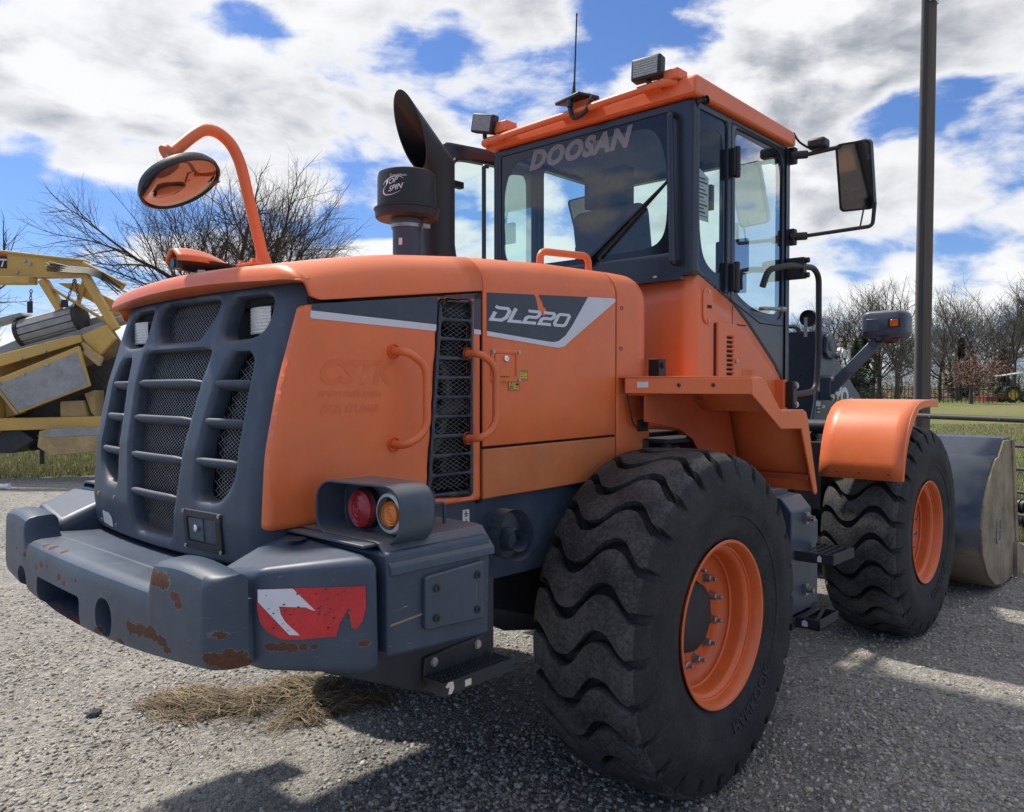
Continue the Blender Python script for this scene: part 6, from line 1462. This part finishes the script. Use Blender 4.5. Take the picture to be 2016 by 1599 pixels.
def place_tree(name, TB, CB, mats, x, y, z, rz, label, cat, group=None, s=1.0):
    t = empty(name, (x, y, z), rz, label, cat, group); t.scale = (s, s, s)
    TB.build('trunk', mats[0], t, smooth=60, recalc=False); CB.build('crown', mats[1], t, smooth=60, recalc=False); return t
x, y = dl(27, -9.9)
T = tree_mesh(14, 12.0, 1.08, 6, .30, (3, 4), .20, .07, .12, .0044, (24, 52), (.64, .80))
place_tree('bare_tree', T[0], T[1], ('bark', 'twig'), x, y, hz(x, y), .6, 'broad leafless tree with dense fine twigs behind the round mirror', 'tree')
x, y = dl(25, -16.6)
T2 = tree_mesh(23, 8.2, 1.1, 5, .24, (2, 3), .3, 0, .22, .008, (22, 52))
place_tree('bare_tree', T2[0], T2[1], ('bark', 'bark'), x, y, hz(x, y), 2.2, 'leafless tree showing only branch tips at the left edge above the yellow beam', 'tree')
x, y = dl(34, -12.5)
T3 = tree_mesh(31, 6.0, 1.2, 5, .2, (3, 3), .2, 0, .1, .009, (25, 60))
place_tree('bare_tree', T3[0], T3[1], ('bark', 'twig'), x, y, hz(x, y), 1.0, 'low twiggy leafless tree behind the yellow machine, left of the broad one', 'tree')
# the wood beyond the far fence: individual trees from five grown kinds
kinds = []
for k in range(5):
    A = tree_mesh(100 + k * 7, 11.5 + k * .8, .85, 5, .19 + .02 * k, (2, 3), .35, random.uniform(-.08, .08), .12, .014, (24, 58))
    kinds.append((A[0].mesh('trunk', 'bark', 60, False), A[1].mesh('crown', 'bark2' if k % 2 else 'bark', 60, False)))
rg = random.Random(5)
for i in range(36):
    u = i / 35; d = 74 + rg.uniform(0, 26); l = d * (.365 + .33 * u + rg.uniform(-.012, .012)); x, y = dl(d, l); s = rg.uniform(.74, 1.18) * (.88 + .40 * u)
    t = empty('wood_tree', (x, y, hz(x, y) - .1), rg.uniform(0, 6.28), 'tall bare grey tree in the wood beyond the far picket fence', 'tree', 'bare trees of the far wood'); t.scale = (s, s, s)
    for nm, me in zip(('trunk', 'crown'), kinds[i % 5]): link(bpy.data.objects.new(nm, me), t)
# red oak that kept its leaves
def leaf_cloud(tips, n, r, size, seed, mats, zmin=0):
    rg = random.Random(seed); b = B(); tp = [p for p, l in tips if l >= 2]
    for _ in range(n):
        c = rg.choice(tp); p = c + Vector((rg.gauss(0, r), rg.gauss(0, r), rg.gauss(0, r * .8)))
        if p.z < zmin: continue
        u = Vector((rg.gauss(0, 1), rg.gauss(0, 1), rg.gauss(0, 1))).normalized(); w = u.orthogonal().normalized(); s = size * rg.uniform(.6, 1.3); b.mi = rg.randrange(mats)
        b.add([p - u * s, p + w * s * .5, p + u * s, p - w * s * .5], [(0, 1, 2, 3)])
    return b
MAT['oakleaf'] = paint('russet_oak_leaf', (.085, .032, .022), .75, .4, 2); MAT['oakleaf2'] = paint('dull_red_leaf', (.13, .045, .032), .75, .4, 2); MAT['oakleaf3'] = paint('tan_leaf', (.22, .125, .07), .75, .4, 2)
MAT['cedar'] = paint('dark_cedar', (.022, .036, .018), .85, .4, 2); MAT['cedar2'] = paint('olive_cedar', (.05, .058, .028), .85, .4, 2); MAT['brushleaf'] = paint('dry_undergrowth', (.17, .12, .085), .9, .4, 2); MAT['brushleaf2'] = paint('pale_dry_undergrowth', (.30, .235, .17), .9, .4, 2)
x, y = dl(66, 38.0)
T4 = tree_mesh(61, 6.2, 1.35, 4, .19, (3, 4), .2, 0, .12, .014, (28, 60)); t = empty('red_oak', (x, y, hz(x, y)), 0, 'small spreading oak still holding russet leaves in front of the wood', 'tree')
T4[0].build('trunk', 'bark', t, smooth=60, recalc=False); T4[1].build('limbs', 'bark', t, smooth=60, recalc=False); leaf_cloud(T4[2], 2600, .36, .075, 3, 3, 1.3).build('foliage', ['oakleaf', 'oakleaf2', 'oakleaf3'], t, smooth=0, recalc=False)
for k, (d, l, h, lab) in enumerate(((72, 31.0, 5.6, 'dark evergreen cedar between the head lamp stalk and the pole'), (76, 33.5, 6.6, 'dark evergreen cedar directly left of the utility pole'), (78, 27.2, 4.6, 'dark evergreen cedar behind the head lamp stalk'), (80, 45.0, 6.0, 'dark evergreen cedar behind the red oak'), (82, 50.5, 5.0, 'dark evergreen cedar behind the tractor at the right edge'))):
    x, y = dl(d, l); t = empty('cedar', (x, y, hz(x, y)), k, lab, 'tree', 'cedars along the wood'); b = B(); b.tube([(0, 0, -.1), (.05, 0, h)], [.16, .03], 7); b.build('trunk', 'bark', t, smooth=60)
    rg2 = random.Random(40 + k); b = B()
    for _ in range(3400):
        z = h * (.06 + .94 * rg2.random() ** 1.2); rr = (1 - z / h) * h * .30 * (.75 + .45 * math.sin(z * 3 + k)) + .15; a = rg2.uniform(0, 6.283); q = rg2.random() ** .5 * rr * rg2.uniform(.7, 1.15); p = Vector((q * math.cos(a), q * math.sin(a), z + rg2.gauss(0, .12)))
        u = Vector((math.cos(a), math.sin(a), rg2.uniform(-.6, .5))).normalized(); w = u.orthogonal().normalized(); s = rg2.uniform(.08, .20); b.mi = 0 if rg2.random() < .7 else 1; b.add([p - u * s, p + w * s * .35, p + u * s, p - w * s * .35], [(0, 1, 2, 3)])
    b.build('foliage', ['cedar', 'cedar2'], t, smooth=0, recalc=False)
# undergrowth, one tangled mass nobody could count
rg = random.Random(9); b = B()
for _ in range(16000):
    u = rg.random(); d = 77 + 30 * rg.random(); l = d * (.34 + .37 * u); x, y = dl(d, l); hmax = 1.2 + 2.3 * rg.random() ** 2 + (1.6 if math.sin(l * .9) > .2 else 0); z = hz(x, y) + hmax * rg.random() ** 1.3
    a = Vector((rg.gauss(0, 1), rg.gauss(0, 1), rg.gauss(0, 1.6))).normalized(); w = a.orthogonal().normalized(); s = rg.uniform(.07, .24); p = Vector((x, y, z)); b.mi = 0 if rg.random() < .55 else (1 if rg.random() < .55 else 2); b.add([p - a * s, p + w * s * .3, p + a * s, p - w * s * .3], [(0, 1, 2, 3)])
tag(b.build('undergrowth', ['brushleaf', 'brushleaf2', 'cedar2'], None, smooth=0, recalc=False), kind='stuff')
rg = random.Random(19); b = B()          # twigs and saplings filling the depth of the wood
for _ in range(1500):
    d = 92 + 30 * rg.random(); l = d * (.34 + .37 * rg.random()); x, y = dl(d, l); h = rg.uniform(2.5, 8.5); z = hz(x, y) + h * rg.random(); a = Vector((rg.gauss(0, .5), rg.gauss(0, .5), 1)).normalized(); w = a.orthogonal().normalized(); s = rg.uniform(.5, 1.5); p = Vector((x, y, z)); q = rg.uniform(.010, .03)
    b.add([p - a * s - w * q, p - a * s + w * q, p + a * s + w * q * .3, p + a * s - w * q * .3], [(0, 1, 2, 3)])
tag(b.build('sapling_thicket', 'bark2', None, smooth=0, recalc=False), kind='stuff')
# far picket fence
p0 = np.array(dl(70, 25.5)); p1 = np.array(dl(66, 47)); ln = np.hypot(*(p1 - p0)); pf_ = empty('picket_fence', (p0[0], p0[1], hz(*p0)), math.atan2(p1[1] - p0[1], p1[0] - p0[0]), 'long dark picket fence across the meadow in front of the wood', 'fence')
pk = B(); pk.box((-.028, -.02, 0), (.028, .02, 1.5)); pk.box((-.02, -.015, 1.5), (.02, .015, 1.58)); pm = pk.mesh('picket', 'pipe', 0); N = 64
for k in range(N):
    o = link(bpy.data.objects.new('picket', pm), pf_); s = ln * k / (N - 1); wx = p0 + (p1 - p0) * k / (N - 1); o.location = (s, 0, hz(*wx) - hz(*p0)); o.scale.z = random.uniform(.88, 1.15)
for z in (.45, 1.15):
    b = B(); b.bar((0, .03, z), (ln, .03, z + hz(*p1) - hz(*p0)), .03, .06); b.build('fence_rail', 'pipe', pf_)

# ---- green tractor at the right edge -------------------------------------------------
x, y = dl(70, 43.4); tr = empty('tractor', (x, y, hz(x, y)), R(42.6 - 90), 'small green tractor with yellow wheels and a grey canopy on the far meadow', 'tractor')
MAT['jgreen'] = paint('tractor_green', (.012, .050, .020), .5, .15, 4); MAT['jyel'] = paint('tractor_yellow', (.50, .38, .03), .55, .15, 6)
def twheel(x, y, r, w):
    b = B(); b.lathe([(-w / 2, r * .62), (-w / 2, r * .9), (-w * .35, r), (w * .35, r), (w / 2, r * .9), (w / 2, r * .62)], (x, y, r), 'y', 28); k = b.build('tyre', 'rubber', tr, smooth=40)
    b = B(); b.lathe([(-w * .50, r * .62), (-w * .40, r * .55), (-w * .15, r * .25), (-w * .3, r * .12), (-w * .3, .001)], (x, y, r), 'y', 24); b.build('wheel_disc', 'jyel', k, smooth=40)
for yy in (-.75, .75): twheel(0, yy, .68, .45)
for yy in (-.62, .62): twheel(1.95, yy, .45, .28)
b = B(); b.prism([(-.25, .55), (-.3, 1.0), (.5, 1.05), (.75, 1.0), (2.35, 1.05), (2.5, .9), (2.5, .6), (.6, .5)], 'y', -.28, .28); b.build('body', 'jgreen', tr, bevel=.05)
for s in (-1, 1):
    b = B(); b.prism([(-.72, .95), (-.6, 1.28), (-.2, 1.45), (.3, 1.44), (.6, 1.2), (.62, 1.12), (.25, 1.36), (-.2, 1.37), (-.52, 1.2), (-.62, .95)], 'y', s * .45, s * .98); b.build('mudguard', 'jgreen', tr, bevel=.02)
for px_ in (-.35, .75):
    for s in (-1, 1): b = B(); b.bar((px_, s * .5, 1.2), (px_ + .03, s * .5, 2.36), .06, .06); b.build('canopy_post', 'jgreen', tr)
b = B(); b.prism([(-.75, 2.30), (-.7, 2.36), (1.15, 2.62), (1.2, 2.56)], 'y', -.7, .7); b.build('canopy', paint('grey_canopy', (.42, .43, .44), .5, .1, 4), tr, bevel=.02)
b = B(); b.box((-.2, -.25, 1.2), (.1, .25, 1.3)); b.box((-.3, -.25, 1.3), (-.2, .25, 1.75)); b.tube([(.75, 0, 1.1), (.55, 0, 1.5)], .03, 8); b.build('seat', 'black', tr, bevel=.03)
b = B(); b.box((-2.35, -.9, .08), (-1.25, .9, .52)); b.bar((-1.3, 0, .55), (-.3, 0, .75), .1, .1); b.build('box_blade', paint('faded_red_implement', (.20, .055, .04), .6, .2, 4), tr, bevel=.02)

# ---- yellow crusher at the left edge ----------------------------------------------------
MAT['cat'] = paint('ochre_plant_paint', (.54, .34, .085), .45, .12, .9, .04, 60, dust=.30, dustcol=(.36, .27, .14), streak=.12)
MAT['cat_dirty'] = paint('dusty_ochre_steel', (.38, .27, .12), .65, .3, 2, .1, 40, dust=.7, dustcol=(.30, .24, .17)); MAT['galv'] = paint('worn_conveyor_belt_steel', (.26, .27, .28), .5, .2, 3, .08, 30, dust=.4, dustcol=(.36, .35, .33)); MAT['rubberm'] = paint('conveyor_rubber', (.03, .029, .028), .8, .3, 6, dust=.4, dustcol=(.10, .09, .08))
D0 = 15.0; cx0, cy0 = dl(D0, -8.6); cr = empty('crusher', (cx0, cy0, 0), R(42.6 - 90), 'ochre yellow mobile crusher with lattice arm and slatted conveyor at the left edge', 'crusher')
# local frame: x to the right across the view, y away, z up.  (a, h) are metres in that elevation
PX = 1570 / D0
def ah(px_, py_): return ((px_ - 1008) / PX + 8.6, 1.72 - (py_ - 764) / PX)
def slab(name, pts, y0, y1, mat, bevel=.01, par=None):
    b = B(); b.prism([ah(*p) for p in pts], 'y', y0, y1); return b.build(name, mat, par or cr, bevel=bevel)
def beam(name, p, q, w, y0, y1, mat='cat'):
    a = Vector(ah(*p)); c = Vector(ah(*q)); d = (c - a).normalized(); n = Vector((-d.y, d.x)) * w / 2 / PX
    b = B(); b.prism([tuple(a - n), tuple(c - n), tuple(c + n), tuple(a + n)], 'y', y0, y1); return b.build(name, mat, cr, bevel=.012)
main = slab('main_arm', [(-90, 486), (172, 517), (176, 541), (150, 548), (-90, 551)], -.10, .10, 'cat'); slab('arm_flange', [(-90, 484), (174, 514), (174, 518), (-90, 489)], -.14, .14, 'cat')
text('arm_lettering', 'IMPACT', .20, 'whitesticker', main, basis((ah(21, 528)[0], -.118, ah(21, 528)[1]), (1, 0, -.06), (0, 0, 1)), .22, .006, 0, .95, 1.0, 'RIGHT')
b = B(); b.prism([ah(*p) for p in ((-70, 500), (24, 507), (24, 531), (-70, 526))], 'y', -.112, -.10); b.build('arm_plate', 'ink', main); b = B(); b.prism([ah(*p) for p in ((-70, 499), (24, 504), (24, 508), (-70, 504))], 'y', -.114, -.10); b.build('arm_stripe', 'red', main)
b = B()
for px_, py_ in ((60, 517), (44, 539), (70, 522), (4, 552)): a, h = ah(px_, py_); b.bolt((a, -.11, h), (0, -1, 0), .025, .02)
b.build('arm_bolts', 'zinc', main)
beam('under_arm', (-90, 556), (78, 556), 13, -.3, .0); beam('truss_strut', (88, 553), (124, 612), 13, -.1, .12); beam('rear_jib', (172, 524), (250, 566), 14, -.16, -.02); beam('truss_strut', (178, 546), (237, 650), 15, -.20, -.06); beam('truss_strut', (168, 548), (152, 602), 6, 0, .1); beam('truss_strut', (100, 566), (215, 636), 5, -.02, .06)
slab('jib_plate', [(108, 556), (150, 556), (250, 606), (262, 616), (225, 620)], .12, .22, 'cat')
b = B()
for k in range(7):
    o = random.uniform(-6, 6); pts = [ah(112 + random.uniform(-6, 4), 520 + k * 3), ah(150, 529 + k * 2), ah(188, 532 + k * 1.8), ah(215, 540 + k * 2.2), ah(252 + o, 566 + k * 3)]
    b.tube([(a, -.20 - .01 * k, h) for a, h in pts], .011, 6)
b.build('hydraulic_hoses', 'black', cr, smooth=60)
def chain(name, p, q, par):
    a0, h0 = ah(*p); a1, h1 = ah(*q); n = max(4, int(math.hypot(a1 - a0, h1 - h0) / .055)); b = B()
    for i in range(n):
        c = Vector((a0 + (a1 - a0) * (i + .5) / n, -.06, h0 + (h1 - h0) * (i + .5) / n)); d = Vector((a1 - a0, 0, h1 - h0)).normalized(); s = Vector((0, 1, 0)) if i % 2 else d.cross(Vector((0, 1, 0)))
        b.tube([c + d * .036 * math.cos(t_) + s * .022 * math.sin(t_) for t_ in np.linspace(0, 6.283, 13)], .0085, 6, False)
    return b.build(name, paint('rusty_chain', (.16, .10, .06), .6, .3, 20, metal=.5), par, smooth=60)
chain('chain', (153, 552), (138, 594), cr); chain('chain', (154, 552), (161, 590), cr); chain('chain', (68, 572), (66, 598), cr)
slab('lifting_lug', [(131, 592), (142, 592), (144, 607), (128, 607)], -.14, -.10, 'black'); slab('lifting_lug', [(64, 596), (74, 594), (74, 618), (64, 618)], -.14, -.10, 'black')
# slatted drum conveyor
b = B(); ax0 = Vector((*ah(50, 660), 0)); a0, h0 = ah(42, 656); a1, h1 = ah(156, 625)
axis = Vector((a1 - a0, 0, h1 - h0)); Ld = axis.length; axis.normalize(); MM = Matrix.Translation((a0, .1, h0)) @ axis.to_track_quat('X', 'Z').to_matrix().to_4x4()
drum = B().add([], []); drum.lathe([(0, .21), (Ld, .21)], (0, 0, 0), 'x', 20); drum.xf(MM); dr_ = drum.build('conveyor_drum', 'rubberm', cr)
for k in range(12):
    b = B(); a = 2 * math.pi * k / 12; b.box((.03, -.055, .20), (Ld - .05, .055, .262), Matrix.Rotation(a, 4, 'X')); b.xf(MM); b.build('conveyor_slat', 'galv', dr_, bevel=.008)
for xx in (0, Ld):
    b = B(); b.lathe([(xx - .04, .001), (xx - .04, .285), (xx + .03, .285), (xx + .03, .001)], (0, 0, 0), 'x', 24); b.xf(MM); b.build('drum_flange', 'rubberm', dr_)
b = B(); b.lathe([(-.10, .0005), (-.10, .08), (-.03, .12), (0, .12)], (0, 0, 0), 'x', 12); b.box((-.12, -.1, -.05), (-.04, .1, .05)); b.xf(MM); b.build('drum_motor', 'grime', dr_)
slab('idler', [(-20, 632), (45, 616), (52, 622), (-20, 643)], -.05, .3, 'galv'); slab('belt_edge', [(-40, 690), (50, 652), (240, 606), (240, 618), (-40, 712)], .30, .9, 'galv'); slab('conveyor_side', [(-40, 706), (120, 662), (250, 620), (250, 632), (170, 658), (-40, 728)], -.05, .3, 'galv')
slab('hopper_rim', [(-40, 716), (160, 664), (178, 662), (182, 676), (-40, 742)], -.35, -.22, 'cat'); slab('hopper_cheek', [(178, 662), (225, 642), (243, 668), (214, 700), (186, 676)], -.30, -.2, 'cat'); slab('hopper_cheek', [(186, 676), (222, 706), (216, 722), (178, 690)], -.42, -.3, 'cat_dirty')
hp = slab('hopper_panel', [(22, 750), (185, 684), (205, 760), (70, 812)], -.52, -.44, 'cat'); slab('worn_sheet', [(32, 758), (182, 696), (204, 757), (70, 808)], -.53, -.521, 'galv', .002, hp); slab('panel_trim', [(22, 750), (70, 812), (66, 815), (18, 754)], -.54, -.50, 'cat_dirty', .004, hp)
slab('back_plate', [(-40, 700), (200, 640), (240, 700), (215, 780), (-40, 800)], .35, .42, 'cat_dirty'); slab('dark_gap', [(15, 752), (185, 680), (190, 692), (30, 760)], -.44, -.25, 'void'); slab('engine_house', [(-60, 742), (22, 742), (22, 850), (-60, 856)], -.45, .6, 'cat'); slab('shadowed_chassis', [(22, 770), (260, 690), (260, 830), (22, 826)], .1, .9, 'grime'); slab('gusset', [(22, 790), (60, 812), (24, 822)], -.2, -.1, 'cat_dirty'); slab('inner_box', [(136, 790), (180, 788), (187, 820), (136, 820)], -.3, .1, 'cat_dirty'); slab('inner_box', [(180, 775), (200, 768), (200, 820), (192, 810)], -.25, .1, 'cat_dirty')  # shadowed_chassis: shade put into the slab's dark colour
slab('chassis_rail', [(24, 822), (260, 818), (260, 840), (24, 846)], -.40, -.2, 'cat'); ob = slab('outrigger_box', [(124, 858), (260, 853), (260, 882), (134, 892)], -.62, -.1, 'cat_dirty'); slab('outrigger_top', [(124, 858), (260, 853), (260, 839), (128, 842)], -.60, -.1, 'galv'); slab('outrigger_end', [(124, 858), (134, 892), (108, 876), (112, 846), (128, 842)], -.58, -.1, 'cat_dirty'); slab('track_guard', [(-60, 850), (60, 846), (86, 864), (40, 890), (-60, 892)], -.3, .5, 'dark'); slab('under_tray', [(40, 866), (120, 858), (120, 880), (60, 888)], 0, .6, 'void'); slab('support_leg', [(79, 884), (85, 884), (85, 914), (79, 914)], -.05, .03, 'dark')
b = B()
for px_, py_ in ((82, 862), (57, 866)): a, h = ah(px_, py_); b.lathe([(-.02, .03), (-.02, .055), (.02, .055), (.02, .03)], (a, -.1, h), 'y', 14)
b.build('shackle', 'steel', cr)
b = B()
for px_, py_ in ((20, 724), (66, 708), (112, 694), (36, 756), (82, 738), (128, 719), (174, 702)): a, h = ah(px_, py_); b.bolt((a, -.54 if py_ > 715 and px_ > 30 else -.36, h), (0, -1, 0), .022, .02)
b.build('panel_bolts', 'zinc', cr)
tidy()
